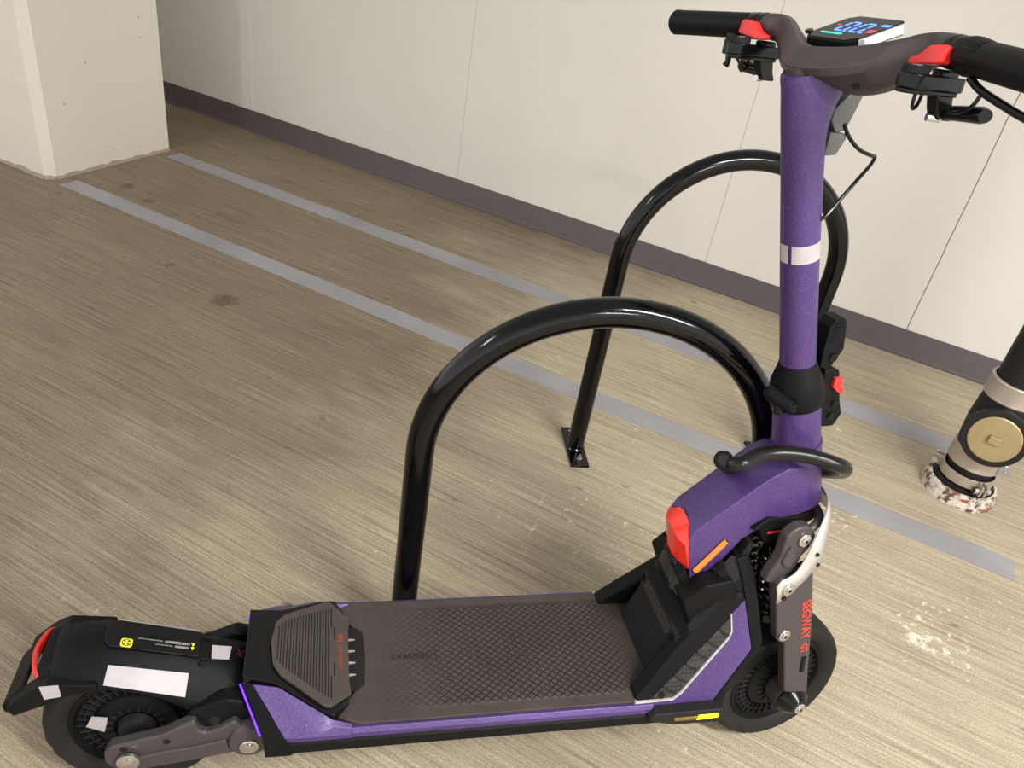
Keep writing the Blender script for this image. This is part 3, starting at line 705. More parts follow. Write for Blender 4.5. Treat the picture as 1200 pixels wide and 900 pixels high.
# band of white tape round the stem, open at the far left
b = MB(); tx = Vector((math.cos(AL), 0, math.sin(AL)))
def arc(z_, r_, a0, a1, n=16):
    return [ax(z_) + tx * r_ * math.cos(R_(a0 + (a1 - a0) * k / n)) + Vector((0, r_ * math.sin(R_(a0 + (a1 - a0) * k / n)), 0)) for k in range(n + 1)]
for a0_, a1_ in ((-150, -30), (-195, -163)):
    A, B_ = arc(.975, .0273, a0_, a1_), arc(1.000, .0273, a0_, a1_); C_, D_ = arc(1.000, .0266, a0_, a1_), arc(.975, .0266, a0_, a1_)
    b.loft([[A[i], B_[i], C_[i], D_[i]] for i in range(17)])
b.build('reflective_tape', M['tape'], stem, xf=ST, label='band of white reflective tape')
# black clamp collar with lug, screw, latch lever and red lock
b = MB(); b.tube([ax(.740), ax(.742), ax(.762), ax(.776), ax(.788), ax(.800), ax(.811)], [.0385, .0405, .0425, .0405, .0360, .0310, .0275], 40)
rot = Matrix.Rotation(-AL, 3, 'Y')
cl = b.build('stem_clamp', M['plastic'], scooter, xf=ST, smooth=50)
b = MB(); p = ax(.758); b.tube([p + Vector((-.052, .006, .002)), p + Vector((-.052, 0, .001)), p + Vector((-.042, -.026, -.006)), p + Vector((-.036, -.036, -.008))], [.008, .0105, .011, .0095], 20, flat=1.15); b.build('clamp_lug', M['plastic'], cl, xf=ST, bevel=.001, smooth=45)
b = MB(); p = ax(.749) + Vector((-.0375, -.0375, 0)); b.cyl(p + Vector((.006, .010, .0)), p + Vector((0, 0, 0)), .0088); b.build('lug_boss', M['plastic'], cl, xf=ST, bevel=.001)
b = MB(); b.cyl(p + Vector((0, 0, 0)), p + Vector((-.0008, -.0020, 0)), .0050); b.cyl(p, p + Vector((-.0012, -.0030, 0)), .0022, seg=6); b.build('screw', M['gloss'], cl, xf=ST, bevel=.0008)
b = MB(); b.box(ax(.745) + Vector((-.048, -.018, -.004)), (.026, .012, .016), Matrix.Rotation(.9, 3, 'Z')); b.build('latch_tab', M['gloss'], cl, xf=ST, bevel=.003)
b = MB(); b.prism([(-.098, .806), (-.083, .800), (-.062, .745), (-.050, .722), (-.060, .700), (-.085, .700), (-.100, .740), (-.112, .800)], -.020, .014)
b.build('latch_bracket', M['plastic'], cl, xf=ST, bevel=.003)
b = MB(); b.prism([(-.121, .806), (-.104, .800), (-.087, .836), (-.097, .878), (-.103, .886), (-.120, .884), (-.126, .872), (-.124, .83)], -.017, .011)
for k in range(6): b.box((-.112 + k * .0005, -.0175, .848 + k * .0058), (.018, .002, .0022))
lv = b.build('latch_lever', M['plastic'], cl, xf=ST, bevel=.0025)
b = MB(); b.cyl((-.103, -.0165, .822), (-.103, -.0195, .822), .007); b.build('latch_pivot', M['gloss'], cl, xf=ST)
b = MB(); b.prism([(-.092, .790), (-.077, .790), (-.076, .776), (-.068, .769), (-.069, .762), (-.080, .765), (-.092, .774)], -.026, -.012)
b.build('safety_lock', M['red'], cl, xf=ST, bevel=.002, label='red safety lock')
for z_ in (.742, .720):
    b = MB(); b.cyl((-.074, -.019, z_), (-.074, -.0225, z_), .0055); b.cyl((-.074, -.022, z_), (-.074, -.0232, z_), .003, seg=6); b.build('screw', M['gloss'], cl, xf=ST)
# hook flap under the handlebar, front of the stem
b = MB(); b.prism([(-.200, 1.204), (-.186, 1.196), (-.190, 1.180), (-.199, 1.150), (-.214, 1.146), (-.226, 1.160), (-.225, 1.175)], -.012, .014); hk = b.build('front_hook', M['hook'], scooter, xf=ST, bevel=.002)
b = MB(); b.prism([(-.222, 1.146), (-.196, 1.146), (-.194, 1.139), (-.203, 1.118), (-.222, 1.116)], -.012, .012); b.build('hook_catch', M['hook'], hk, xf=ST, bevel=.002)
# cables
b = MB(); b.tube(spline([(-.205, -.012, 1.158), (-.192, -.014, 1.142), (-.172, -.016, 1.128), (-.146, -.012, 1.121), (-.130, -.004, 1.1185), (-.1265, 0, 1.112), (-.134, -.004, 1.105), (-.155, -.012, 1.088), (-.180, -.018, 1.062), (-.200, -.022, 1.040), (-.212, -.020, 1.030)], 6), .0026, 10); b.build('brake_cable', M['gloss'], scooter, xf=ST)
b = MB(); b.tube(spline([(-.215, .052, 1.222), (-.232, .046, 1.180), (-.240, .044, 1.130), (-.232, .041, 1.090), (-.220, .034, 1.060), (-.215, .020, 1.040)], 6), .0022, 8); b.build('brake_cable', M['gloss'], scooter, xf=ST)

# ---------------- handlebar
def ell(c, tdir, a, bb, n=28, p=2.6):
    tdir = T(tdir).normalized(); upv = Vector((0, 0, 1)); u = tdir.cross(upv).normalized(); v = u.cross(tdir).normalized(); out = []
    for k in range(n):
        q = 2 * math.pi * k / n; cq, sq = math.cos(q), math.sin(q)
        out.append(T(c) + u * a * math.copysign(abs(cq) ** (2 / p), cq) + v * bb * math.copysign(abs(sq) ** (2 / p), sq))
    return out
S_ = [(0.0, (-.304, 1.212), (-.280, 1.2455), -.225, 1.2040), (.042, (-.290, 1.217), (-.264, 1.250), -.214, 1.1960), (.070, (-.270, 1.226), (-.250, 1.257), -.208, 1.2010), (.098, (-.252, 1.238), (-.238, 1.2660), -.208, 1.2120), (.118, (-.242, 1.247), (-.231, 1.2735), -.206, 1.2240), (.138, (-.238, 1.255), (-.2270, 1.2775), -.2065, 1.2390)]
def hbring(y_, cr, tp_, fx, zb):
    P = [(cr[0], cr[1]), (tp_[0] - .004, tp_[1] - .0015), (tp_[0] + .012, tp_[1] - .002), (fx, (tp_[1] + zb) / 2 + .004), (fx - .003, zb + .001), (max(cr[0] + .010, -.243), zb)]
    out = []; n = len(P)
    for i in range(n):
        a, m_, c = Vector(P[i - 1]), Vector(P[i]), Vector(P[(i + 1) % n])
        out.append(m_ + (a - m_) * .18); out.append(m_ + (c - m_) * .18)
    return [(q.x, y_, q.y) for q in out]
def hbcirc(y_, cx_, cz_, r_):
    A = [200, 160, 135, 105, 75, 45, 20, -15, -40, -75, -105, -140]
    A = [205, 165, 140, 112, 82, 52, 25, -10, -40, -75, -105, -140]
    return [(cx_ + r_ * math.cos(R_(a)), y_, cz_ + r_ * math.sin(R_(a))) for a in A]
hh = [hbring(*q) for q in S_] + [hbcirc(.156, -.2255, 1.2590, .0178), hbcirc(.170, -.2275, 1.2585, .0170)]
rings = [[(p[0], -p[1], p[2]) for p in r] for r in hh[:0:-1]] + hh
cols_ = [spline([r[k] for r in rings], 3) for k in range(12)]
b = MB(); b.loft([[cols_[k][i] for k in range(12)] for i in range(len(cols_[0]))]); hb = b.build('handlebar', M['fork'], scooter, xf=ST, smooth=34, bevel=.0012)
b = MB()  # neck block joining stem and bar
b.loft([[ax(z_) + tx * (.045 * math.cos(a) + .024) + Vector((0, .027 * math.sin(a), 0)) for a in [2 * math.pi * k / 32 for k in range(32)]] for z_ in (1.205, 1.222)])
b.build('bar_mount', M['fork'], hb, xf=ST, smooth=50)
for sg in (-1, 1):
    b = MB(); b.cyl((-.250, .0665 * sg, 1.209), (-.2560, .068 * sg, 1.2085), .0042); b.build('bar_screw', M['dark'], hb, xf=ST)
    g0, g1 = Vector((-.2265, .166 * sg, 1.2585)), Vector((-.278, .337 * sg, 1.247))
    L_ = (g1 - g0).length; dd = (g1 - g0) / L_
    sw = lambda t: g0 + dd * t
    b = MB(); b.tube([sw(0), sw(.002), sw(.010), sw(.012), sw(.013), sw(.026), sw(.028)], [.0168, .0180, .0180, .0172, .0180, .0180, .0170], 32); b.build('grip_clamp', M['gloss'], hb, xf=ST, smooth=30)
    b = MB()
    b.tube([sw(.028), sw(.030), sw(.036), sw(.062), sw(.064), sw(.066), sw(.070), sw(.160), sw(.172), sw(.176)], [.0165, .0195, .0200, .0178, .0170, .0176, .0180, .0178, .0185, .0150] if sg < 0 else [.0165, .0172, .0174, .0174, .0170, .0174, .0176, .0176, .0180, .0150], 32)
    g = b.build('grip', M['grip'], scooter, xf=ST, smooth=30)
    b = MB()
    for k in range(14 if sg < 0 else 0):
        a = 2 * math.pi * k / 14
        u_ = dd.cross(Vector((0, 0, 1))).normalized(); v_ = u_.cross(dd)
        p0 = sw(.036) + (u_ * math.cos(a) + v_ * math.sin(a)) * .0198; p1 = sw(.060) + (u_ * math.cos(a) + v_ * math.sin(a)) * .0178
        b.tube([p0, p1], .0006, 4)
    if sg < 0: b.build('grip_ribs', M['gloss'], g, xf=ST)
    # control pod: capsule body, ribbed cap, red switch
    y_ = .163 * sg
    b = MB()
    def caps(cx0, cx1, yy_, z0, z1, r_, n=14):
        pts = [(cx0 + r_ * math.cos(R_(90 + 180 * k / n)), yy_ + r_ * math.sin(R_(90 + 180 * k / n))) for k in range(n + 1)] + [(cx1 + r_ * .8 * math.cos(R_(-90 + 180 * k / n)), yy_ + r_ * .8 * math.sin(R_(-90 + 180 * k / n))) for k in range(n + 1)]
        return pts
    b.prism(caps(-.268, -.212, y_, 0, 0, .0165), 1.2180, 1.2335, 'z'); b.prism(caps(-.268, -.215, y_, 0, 0, .0145), 1.2130, 1.2185, 'z')
    pod = b.build('control_pod', M['gloss'], scooter, xf=ST, bevel=.0018)
    b = MB(); n = 40; pts = [(-.268 + (.0142 if k % 2 else .0134) * math.cos(2 * math.pi * k / n), y_ + (.0142 if k % 2 else .0134) * math.sin(2 * math.pi * k / n)) for k in range(n)]
    b.prism(pts, 1.2325, 1.2415, 'z'); b.build('pod_dial', M['plastic2'], pod, xf=ST, bevel=.0005)
    b = MB(); b.prism([(-.272, y_ - .003), (-.264, y_ - .003), (-.264, y_ + .003), (-.272, y_ + .003)], 1.2415, 1.2419, 'z'); b.build('dial_icon', M['whiteprint'], pod, xf=ST)
    b = MB()
    rings = [[(x_ - dx, ya * sg, z_ - th), (x_ + dx, ya * sg, z_ - th), (x_ + dx * .7, ya * sg, z_), (x_ - dx * .7, ya * sg, z_)] for ya, x_, z_, dx, th in ((.131, -.247, 1.2480, .0050, .006), (.141, -.249, 1.2500, .0070, .009), (.152, -.250, 1.2550, .0085, .013), (.160, -.250, 1.2620, .0095, .019), (.180, -.252, 1.2640, .0095, .019), (.186, -.252, 1.2620, .0080, .015))]
    b.loft(rings); b.build('red_switch', M['red'], pod, xf=ST, bevel=.002)
    if sg > 0:
        b = MB(); b.cyl((-.262, y_ + .030, 1.2160), (-.262, y_ + .030, 1.2360), .0105); b.cyl((-.262, y_ + .030, 1.2360), (-.262, y_ + .030, 1.2440), .0088)
        b.tube([(-.262, y_ + .030, 1.216), (-.262, y_ + .028, 1.206), (-.264, y_ + .030, 1.200)], [.005, .004, .0055], 10); b.build('thumb_button', M['gloss'], pod, xf=ST, bevel=.001)
    # brake lever
    b = MB(); b.loft([[(x0, y_ - .008, z_), (x1, y_ - .008, z_), (x1, y_ + .008, z_), (x0, y_ + .008, z_)] for x0, x1, z_ in ((-.238, -.212, 1.240), (-.236, -.210, 1.215), (-.230, -.206, 1.200), (-.223, -.200, 1.188))])
    lvm = b.build('brake_lever', M['gloss'], scooter, xf=ST, bevel=.003)
    b = MB(); b.tube([(-.212, y_ + .002 * sg, 1.1965), (-.208, y_ + .022 * sg, 1.1990), (-.214, y_ + .054 * sg, 1.2020), (-.216, y_ + .060 * sg, 1.2020)], [.0085, .0095, .0100, .0080], 12, flat=.9); b.build('lever_blade', M['gloss'], lvm, xf=ST, smooth=40)
    b = MB(); b.cyl((-.216, y_ + .004 * sg, 1.190), (-.230, y_ - .002 * sg, 1.190), .0042); b.build('lever_pivot', M['chrome'], lvm, xf=ST)
    b = MB(); b.tube(spline([(-.262, y_ - .004, 1.215), (-.262, y_ - .004, 1.203), (-.256, y_ - .001, 1.1975), (-.247, y_ + .003, 1.203), (-.243, y_ + .005, 1.216)], 5), .0020, 8)
    b.tube(spline([(-.220, y_ + .012 * sg, 1.200), (-.226, y_ + .030 * sg, 1.200), (-.230, y_ + .050 * sg, 1.208), (-.228, y_ + .056 * sg, 1.222)], 5), .0022, 8)
    b.build('cable_loop', M['gloss'], lvm, xf=ST)
# cable below the near grip
b = MB(); b.tube(spline([(-.246, -.215, 1.236), (-.252, -.235, 1.228), (-.262, -.265, 1.2215), (-.275, -.305, 1.214), (-.285, -.335, 1.210)], 5), .0042, 10); b.build('throttle_cable', M['gloss'], scooter, xf=ST)

# ---------------- display, nested between the arms
c0 = Vector((-.216, .006, 1.2695)); ud = Vector((0, -1, 0)); vd = Vector((.93, 0, .37)).normalized(); nd = ud.cross(vd)
rotd = Matrix((ud, vd, nd)).transposed()
def dsp(pts, z0, z1):
    b = MB(); b.prism(pts, z0, z1, 'z'); return b
xd = ST @ Matrix.Translation(c0) @ rotd.to_4x4()
oct_ = [(-.034, -.044), (.034, -.044), (.050, -.030), (.050, .030), (.038, .042), (-.038, .042), (-.050, .030), (-.050, -.030)]
disp = dsp(oct_, -.013, 0).build('display', M['plastic'], scooter, xf=xd, bevel=.002)
disp['label'] = 'dashboard display'
dsp([(x_ * .93, y_ * .93) for x_, y_ in oct_], -.001, .0008).build('screen', M['screen'], disp, xf=xd, bevel=.0004)
dsp([(.0475, -.034), (.0520, -.028), (.0520, .028), (.0475, .034)], -.0110, .0004).build('display_trim', M['silver'], disp, xf=xd, bevel=.001)
def seg7(b, x0, y0, w_, h_, on, t=.0030, sh=.0):
    S = {'a': ((0, h_), (w_, h_)), 'b': ((w_, h_), (w_, h_ / 2)), 'c': ((w_, h_ / 2), (w_, 0)), 'd': ((0, 0), (w_, 0)), 'e': ((0, 0), (0, h_ / 2)), 'f': ((0, h_ / 2), (0, h_)), 'g': ((0, h_ / 2), (w_, h_ / 2))}
    for s_ in on:
        (xa, ya), (xb, yb) = S[s_]; g_ = t * .6
        if xa == xb: pts = [(xa - t / 2, min(ya, yb) + g_), (xa + t / 2, min(ya, yb) + g_), (xa + t / 2, max(ya, yb) - g_), (xa - t / 2, max(ya, yb) - g_)]
        else: pts = [(xa + g_, ya - t / 2), (xb - g_, ya - t / 2), (xb - g_, ya + t / 2), (xa + g_, ya + t / 2)]
        b.prism([(x0 + p[0] + p[1] * sh, y0 + p[1]) for p in pts], .0008, .0012, 'z')
b = MB(); seg7(b, -.020, -.014, .015, .030, 'abcdef'); seg7(b, .006, -.014, .015, .030, 'abcdef'); b.prism([(-.002, -.016), (.001, -.016), (.001, -.013), (-.002, -.013)], .0008, .0012, 'z')
b.prism([(.025, -.016), (.030, -.016), (.030, -.013), (.025, -.013)], .0008, .0012, 'z')
b.build('speed_digits', M['blue'], disp, xf=xd, label='glowing blue speed digits')
b = MB(); b.prism([(-.030, -.026), (.006, -.026), (.006, -.0225), (-.030, -.0225)], .0008, .0012, 'z'); b.build('battery_bar', M['teal'], disp, xf=xd, label='glowing green bar')
for x_, y_, w_, h_ in ((.032, -.012, .010, .010), (-.034, .002, .006, .003)):
    b = MB(); b.prism([(x_, y_), (x_ + w_, y_), (x_ + w_, y_ + h_), (x_, y_ + h_)], .0008, .0012, 'z'); b.build('warning_icon', M['redlit'], disp, xf=xd)
b = MB(); b.prism([(.032, .012), (.045, .012), (.045, .018), (.032, .018)], .0008, .0012, 'z'); b.build('status_icon', M['blue'], disp, xf=xd)
b = MB(); b.lathe([(.001, 0), (.005, 0), (.005, -.004)], (-.050, -.028, .003), 'z', 16); b.build('power_button', M['gloss'], disp, xf=xd)

# ---------------- front fork
for sg in (-1, 1):
    def pr(pts, a, c, name, m, parent, bevel=0, lab=None):
        b = MB(); b.prism(pts, min(a * sg, c * sg), max(a * sg, c * sg)); return b.build(name, m, parent, bevel=bevel, xf=ST, label=lab)
    blade = pr([(-.141, .447), (-.102, .330), (-.098, .316), (-.089, .309), (-.078, .305), (-.040, .190), (-.034, .174), (.021, .160), (.019, .172), (.003, .223), (-.033, .356), (-.067, .456), (-.079, .473), (-.110, .454), (-.133, .458)], .066, .0880, 'fork_blade', M['fork'], scooter, .004)
    lk = pr([(-.156, .446), (-.152, .466), (-.141, .495), (-.141, .535), (-.133, .546), (-.119, .553), (-.102, .552), (-.088, .543), (-.081, .528), (-.086, .507), (-.097, .490), (-.100, .470), (-.108, .456), (-.130, .440)], .058, .0800, 'fork_link', M['fork'], scooter, .005)
    pr([(-.134, .506), (-.128, .518), (-.114, .498), (-.118, .474), (-.132, .478), (-.139, .488)], .078, .0850, 'link_rib', M['fork'], lk, .003)
    for x_, z_, y0, y1 in ((-.106, .527, .078, .085), (-.118, .438, .087, .0970), (-.0865, .3265, .087, .0920)):
        b = MB(); y = lambda v: v * sg; r_ = .0118
        b.tube([(x_, y(y0), z_), (x_, y(y1 - .001), z_), (x_, y(y1), z_)], [r_, r_, r_ * .9], 28); b.tube([(x_, y(y1 - .003), z_), (x_, y(y1 + .0012), z_), (x_, y(y1 + .0020), z_)], [r_ * .55, r_ * .55, r_ * .42], 24)
        bo = b.build('fork_bolt', M['chrome'], blade, xf=ST, smooth=30)
        b = MB(); b.cyl((x_, y(y1 + .0018), z_), (x_, y(y1 + .0026), z_), .0032, seg=6); b.build('bolt_socket', M['dark'], bo, xf=ST) if False else b.build('bolt_socket', M['dark'], blade, xf=ST)
    if sg < 0:
        text('lettering', 'SEGWAY', M['redprint'], blade, (-.0615, -.0884, .3990), (.028, 0, -.092), (1, 0, .3), .0175, xf=ST, width=.096, bold=.018)
        text('lettering', 'GT', M['redprint'], blade, (-.0325, -.0886, .2950), (.028, 0, -.092), (1, 0, .3), .0150, xf=ST, width=.023, shear=0, bold=.015)
    b = MB(); b.tube([(-.0205, .0883 * sg, .261), (-.0145, .0883 * sg, .226)], .0046, 12); b.build('adjuster_slot', M['dark'], blade, xf=ST)
    b = MB(); b.tube([(0, .042 * sg, .140), (0, .074 * sg, .140), (0, .076 * sg, .140)], [.0325, .0325, .031], 36); b.build('axle_boss', M['fork'], blade, xf=ST)
    b = MB(); b.tube([(0, .075 * sg, .140), (0, .079 * sg, .140), (0, .088 * sg, .140), (0, .0960 * sg, .140), (0, .100 * sg, .140)], [.0325, .0320, .0270, .0190, .0160], 36); b.build('axle_cone', M['gloss'], blade, xf=ST)
    b = MB(); b.tube([(0, .098 * sg, .140), (0, .1035 * sg, .140), (0, .1045 * sg, .140)], [.0115, .0115, .0100], 28); b.tube([(0, .102 * sg, .140), (0, .1065 * sg, .140)], [.0065, .0055], 24); b.build('axle_bolt', M['chrome'], blade, xf=ST, smooth=30)
    b = MB(); b.cyl((0, .1066 * sg, .140), (0, .1070 * sg, .140), .0028, seg=6); b.build('bolt_socket', M['dark'], blade, xf=ST)
# silver shield round the front of the fork
sh = [((-.142, .0925, .444), (-.131, .0925, .407)), ((-.136, .093, .457), (-.117, .093, .419)), ((-.124, .093, .461), (-.100, .093, .436)), ((-.110, .093, .473), (-.087, .093, .452)), ((-.100, .092, .500), (-.076, .092, .466)),
      ((-.092, .090, .533), (-.062, .090, .470)), ((-.079, .082, .560), (-.052, .080, .497)), ((-.058, .062, .574), (-.035, .060, .521)), ((-.038, .034, .577), (-.012, .032, .530)), ((-.026, 0, .575), (-.002, 0, .530))]
def shp(i, which, sg): p = sh[i][which]; return Vector((p[0], p[1] * sg, p[2]))
top = [shp(i, 0, -1) for i in range(10)] + [shp(i, 0, 1) for i in range(8, -1, -1)]
bot = [shp(i, 1, -1) for i in range(10)] + [shp(i, 1, 1) for i in range(8, -1, -1)]
top = spline(top, 3); bot = spline(bot, 3)
b = MB(); b.loft([[t_, (t_ + u_) / 2 + Vector((.002, 0, 0)), u_] for t_, u_ in zip(top, bot)], False, False, False)
shield = b.build('fork_shield', M['silver'], scooter, xf=ST, solid=.0028, smooth=50)
for x_, y_, z_, r_ in ((-.079, -.0895, .501, .0036), (-.069, -.0885, .478, .0036), (-.121, -.0925, .419, .0045)):
    b = MB(); b.cyl((x_, y_, z_), (x_, y_ - .0035, z_), r_, seg=14); b.build('shield_screw', M['gloss'], shield, xf=ST)
# black yoke, inner arch, spring
b = MB(); b.prism([(-.176, .524), (-.150, .546), (-.095, .542), (-.060, .548), (-.045, .535), (-.075, .520), (-.107, .507), (-.120, .485), (-.145, .492), (-.160, .520)], -.040, .040)
yoke = b.build('fork_yoke', M['plastic'], scooter, xf=ST, bevel=.004)
text('yoke_mark', 'I', M['redprint'], yoke, (-.130, -.0406, .5190), (0, 0, -1), (.85, 0, .5), .030, xf=ST, width=.0045)
b = MB(); b.tube([ax(.556), ax(.535)], [.036, .030], 32); b.build('lower_bearing', M['plastic'], yoke, xf=ST)
b = MB(); b.tube(spline([(-.100, -.072, .535), (-.082, -.070, .545), (-.056, -.048, .548), (-.044, 0, .548), (-.056, .048, .548), (-.082, .070, .545), (-.100, .072, .535)], 6), .007, 12); b.build('inner_arch', M['fork'], yoke, xf=ST)
for y_ in (-.032, .032):
    s0, s1 = Vector((-.118, y_, .490)), Vector((-.080, y_, .318)); dd = (s1 - s0)
    dn = dd.normalized(); u_ = dn.cross(Vector((0, 1, 0))).normalized(); v_ = Vector((0, 1, 0))
    b = MB(); b.cyl(s0, s1, .0090); b.cyl(s0, s0 + dd * .16, .0175); b.cyl(s0 + dd * .90, s1, .0175); dmp = b.build('shock_absorber', M['gloss'], scooter, xf=ST)
    b = MB(); turns = 7.5; n = 150
    b.tube([s0 + dd * (.14 + .78 * k / n) + (u_ * math.cos(2 * math.pi * turns * k / n) + v_ * math.sin(2 * math.pi * turns * k / n)) * .0195 for k in range(n + 1)], .0040, 8); b.build('coil_spring', M['gloss'], dmp, xf=ST, smooth=60)
b = MB(); b.prism([(-.175, .30), (-.185, .42), (-.168, .50), (-.158, .50), (-.162, .42), (-.155, .30)], -.055, .055); b.build('inner_fender', M['dark'], scooter)
b = MB(); b.prism([(-.135, .500), (-.128, .506), (-.048, .325), (-.060, .318)], .040, .062); b.build('link_plate', M['dark'], scooter, xf=ST)
# front mudguard over the wheel with side skirts
b = MB(); rings = []
for k in range(15):
    a = R_(96 + 74 * k / 14); ca, sa = math.cos(a), math.sin(a); ri = .112 if 2 < k < 13 else .128
    rings.append([(ri * ca, -.050, .14 + ri * sa), (.144 * ca, -.051, .14 + .144 * sa), (.149 * ca, -.044, .14 + .149 * sa), (.151 * ca, 0, .14 + .151 * sa), (.149 * ca, .044, .14 + .149 * sa), (.144 * ca, .051, .14 + .144 * sa), (ri * ca, .050, .14 + ri * sa)])
b.loft(rings, False, False, False); b.build('front_mudguard', M['plastic'], scooter, xf=ST, solid=.003, smooth=40)

# ---------------- rear swing arm
armp = [(-1.169, .150), (-1.158, .165), (-1.082, .184), (-1.035, .212), (-1.030, .190), (-1.021, .182), (-1.000, .188), (-.977, .205), (-.960, .180), (-.950, .140), (-.977, .131), (-1.033, .120), (-1.100, .110), (-1.135, .108), (-1.155, .113), (-1.168, .128)]
for sg in (-1, 1):
    b = MB(); b.prism(armp, min(.072 * sg, .0935 * sg), max(.072 * sg, .0935 * sg)); arm = b.build('swing_arm', M['fork'], scooter, bevel=.005, bseg=3)
    b = MB(); b.prism([(-1.155, .135), (-1.09, .150), (-1.035, .158), (-.990, .168), (-.985, .140), (-1.033, .127), (-1.100, .117), (-1.135, .114), (-1.150, .120)], min(.090 * sg, .0985 * sg), max(.090 * sg, .0985 * sg)); b.build('arm_face', M['fork'], arm, bevel=.004)
    b = MB(); b.tube([(-.956, .058 * sg, .160), (-.956, .094 * sg, .160), (-.956, .100 * sg, .160)], [.033, .033, .029], 36); b.build('pivot_boss', M['fork'], arm)
    for x_, z_, yb, r_ in ((-.956, .155, .0995, .0145), (-1.133, .140, .0985, .0165)):
        b = MB(); b.tube([(x_, yb * sg, z_), (x_, (yb + .005) * sg, z_), (x_, (yb + .006) * sg, z_)], [r_, r_, r_ * .88], 30); b.tube([(x_, (yb + .004) * sg, z_), (x_, (yb + .0078) * sg, z_), (x_, (yb + .0085) * sg, z_)], [r_ * .55, r_ * .55, r_ * .4], 24)
        b.build('arm_bolt', M['chrome'], arm, smooth=30)
    for x_, z_ in ((-1.077, .170), (-1.139, .160)):
        b = MB(); b.cyl((x_, .0925 * sg, z_), (x_, .0942 * sg, z_), .0055, seg=18); b.build('arm_hole', M['dark'], arm)
    b = MB(); b.prism([(-1.046, .215), (-1.020, .226), (-.989, .240), (-.962, .232), (-.950, .195), (-.975, .185), (-1.033, .172), (-1.040, .190)], min(.055 * sg, .082 * sg), max(.055 * sg, .082 * sg)); bk = b.build('arm_bracket', M['plastic'], scooter, bevel=.006)
    b = MB(); b.cyl((-1.007, .080 * sg, .198), (-1.007, .0835 * sg, .198), .0085); b.cyl((-1.007, .083 * sg, .198), (-1.007, .0842 * sg, .198), .005, seg=6); b.build('bracket_bolt', M['plastic2'], bk)

# ---------------- rear fender
fs = [(-.956, .238, .040, .226, .064, .204, .186), (-.985, .251, .040, .238, .070, .208, .188), (-1.03, .272, .041, .250, .071, .218, .190), (-1.05, .280, .042, .259, .070, .232, .207), (-1.11, .299, .043, .277, .068, .255, .252), (-1.16, .307, .044, .289, .067, .268, .262), (-1.212, .308, .044, .292, .067, .272, .254), (-1.240, .302, .042, .288, .066, .270, .244)]
rings = []
for x_, zt_, yc, zc, ys, zs, zb in fs:
    h = [(x_, -ys + .002, zb), (x_, -ys, zs - .004), (x_, -ys + .0025, zs + .001), (x_, -(ys + yc) / 2 - .001, (zs + zc) / 2 + .002), (x_, -yc - .002, zc - .001), (x_, -yc + .008, zc + .006), (x_, -.018, zt_)]
    rings.append(h + [(p[0], -p[1], p[2]) for p in h[::-1]])
b = MB(); b.loft(rings, False, False, False); fender = b.build('rear_fender', M['plastic'], scooter, solid=.004, smooth=50, sub=1)
# sunken label plate and print
KF = Matrix(((1, 0, 0, 0), (0, 1, 0, 0), (-.27, 0, 1, -.27 * 1.15), (0, 0, 0, 1)))     # the print lies on the sloping crown
b = MB(); b.prism([(-1.168, -.014), (-1.160, -.025), (-1.035, -.025), (-1.035, .025), (-1.160, .025), (-1.168, .014)], .3020, .3072, 'z'); lp = b.build('label_plate', M['gloss'], fender, bevel=.001, xf=KF)
zl = .3078
text('warning_lettering', 'WARNING!', M['whiteprint'], fender, (-1.049, -.0120, zl), (-1, 0, 0), (0, -1, 0), .0048, width=.021, bold=.01, xf=KF)
text('warning_lettering', 'Do not step here', M['whiteprint'], fender, (-1.074, -.0120, zl), (-1, 0, 0), (0, -1, 0), .0036, width=.024, xf=KF)
text('warning_lettering', 'AVERTISSEMENT!', M['whiteprint'], fender, (-1.049, -.0045, zl), (-1, 0, 0), (0, -1, 0), .0048, width=.036, bold=.01, xf=KF)
text('warning_lettering', 'Ne pas marcher sur le garde', M['whiteprint'], fender, (-1.089, -.0045, zl), (-1, 0, 0), (0, -1, 0), .0036, width=.034, xf=KF)
for y_ in (-.0120, -.0045):
    b = MB(); b.prism([(-1.0475, y_ + .003), (-1.0425, y_ + .003), (-1.045, y_ - .003)], .3070, .3079, 'z'); b.build('warning_triangle', M['yellow'], fender, xf=KF)
b = MB(); rd = [(-1.137 + .0080 * math.copysign(abs(math.cos(a)) ** .4, math.cos(a)), -.0160 + .0080 * math.copysign(abs(math.sin(a)) ** .4, math.sin(a))) for a in [2 * math.pi * k / 32 for k in range(32)]]
b.prism(rd, .307, .3080, 'z'); b.build('warning_icon', M['yellow'], fender, xf=KF)
b = MB()
for a0_ in range(4):
    aa = R_(45 + 90 * a0_); b.box((-1.137 + .0035 * math.cos(aa), -.0160 + .0035 * math.sin(aa), .3082), (.006, .0016, .0006), Matrix.Rotation(aa, 3, 'Z'))
b.tube([(-1.137 + .0060 * math.cos(2 * math.pi * k / 24), -.0160 + .0060 * math.sin(2 * math.pi * k / 24), .3081) for k in range(24)], .0007, 4, True); b.build('icon_symbol', M['deboss'], fender, xf=KF)
b = MB(); b.tube([(-1.137, -.0160, .3080), (-1.137, -.0160, .3086)], .0022, 12); b.build('icon_centre', M['whiteprint'], fender, xf=KF)
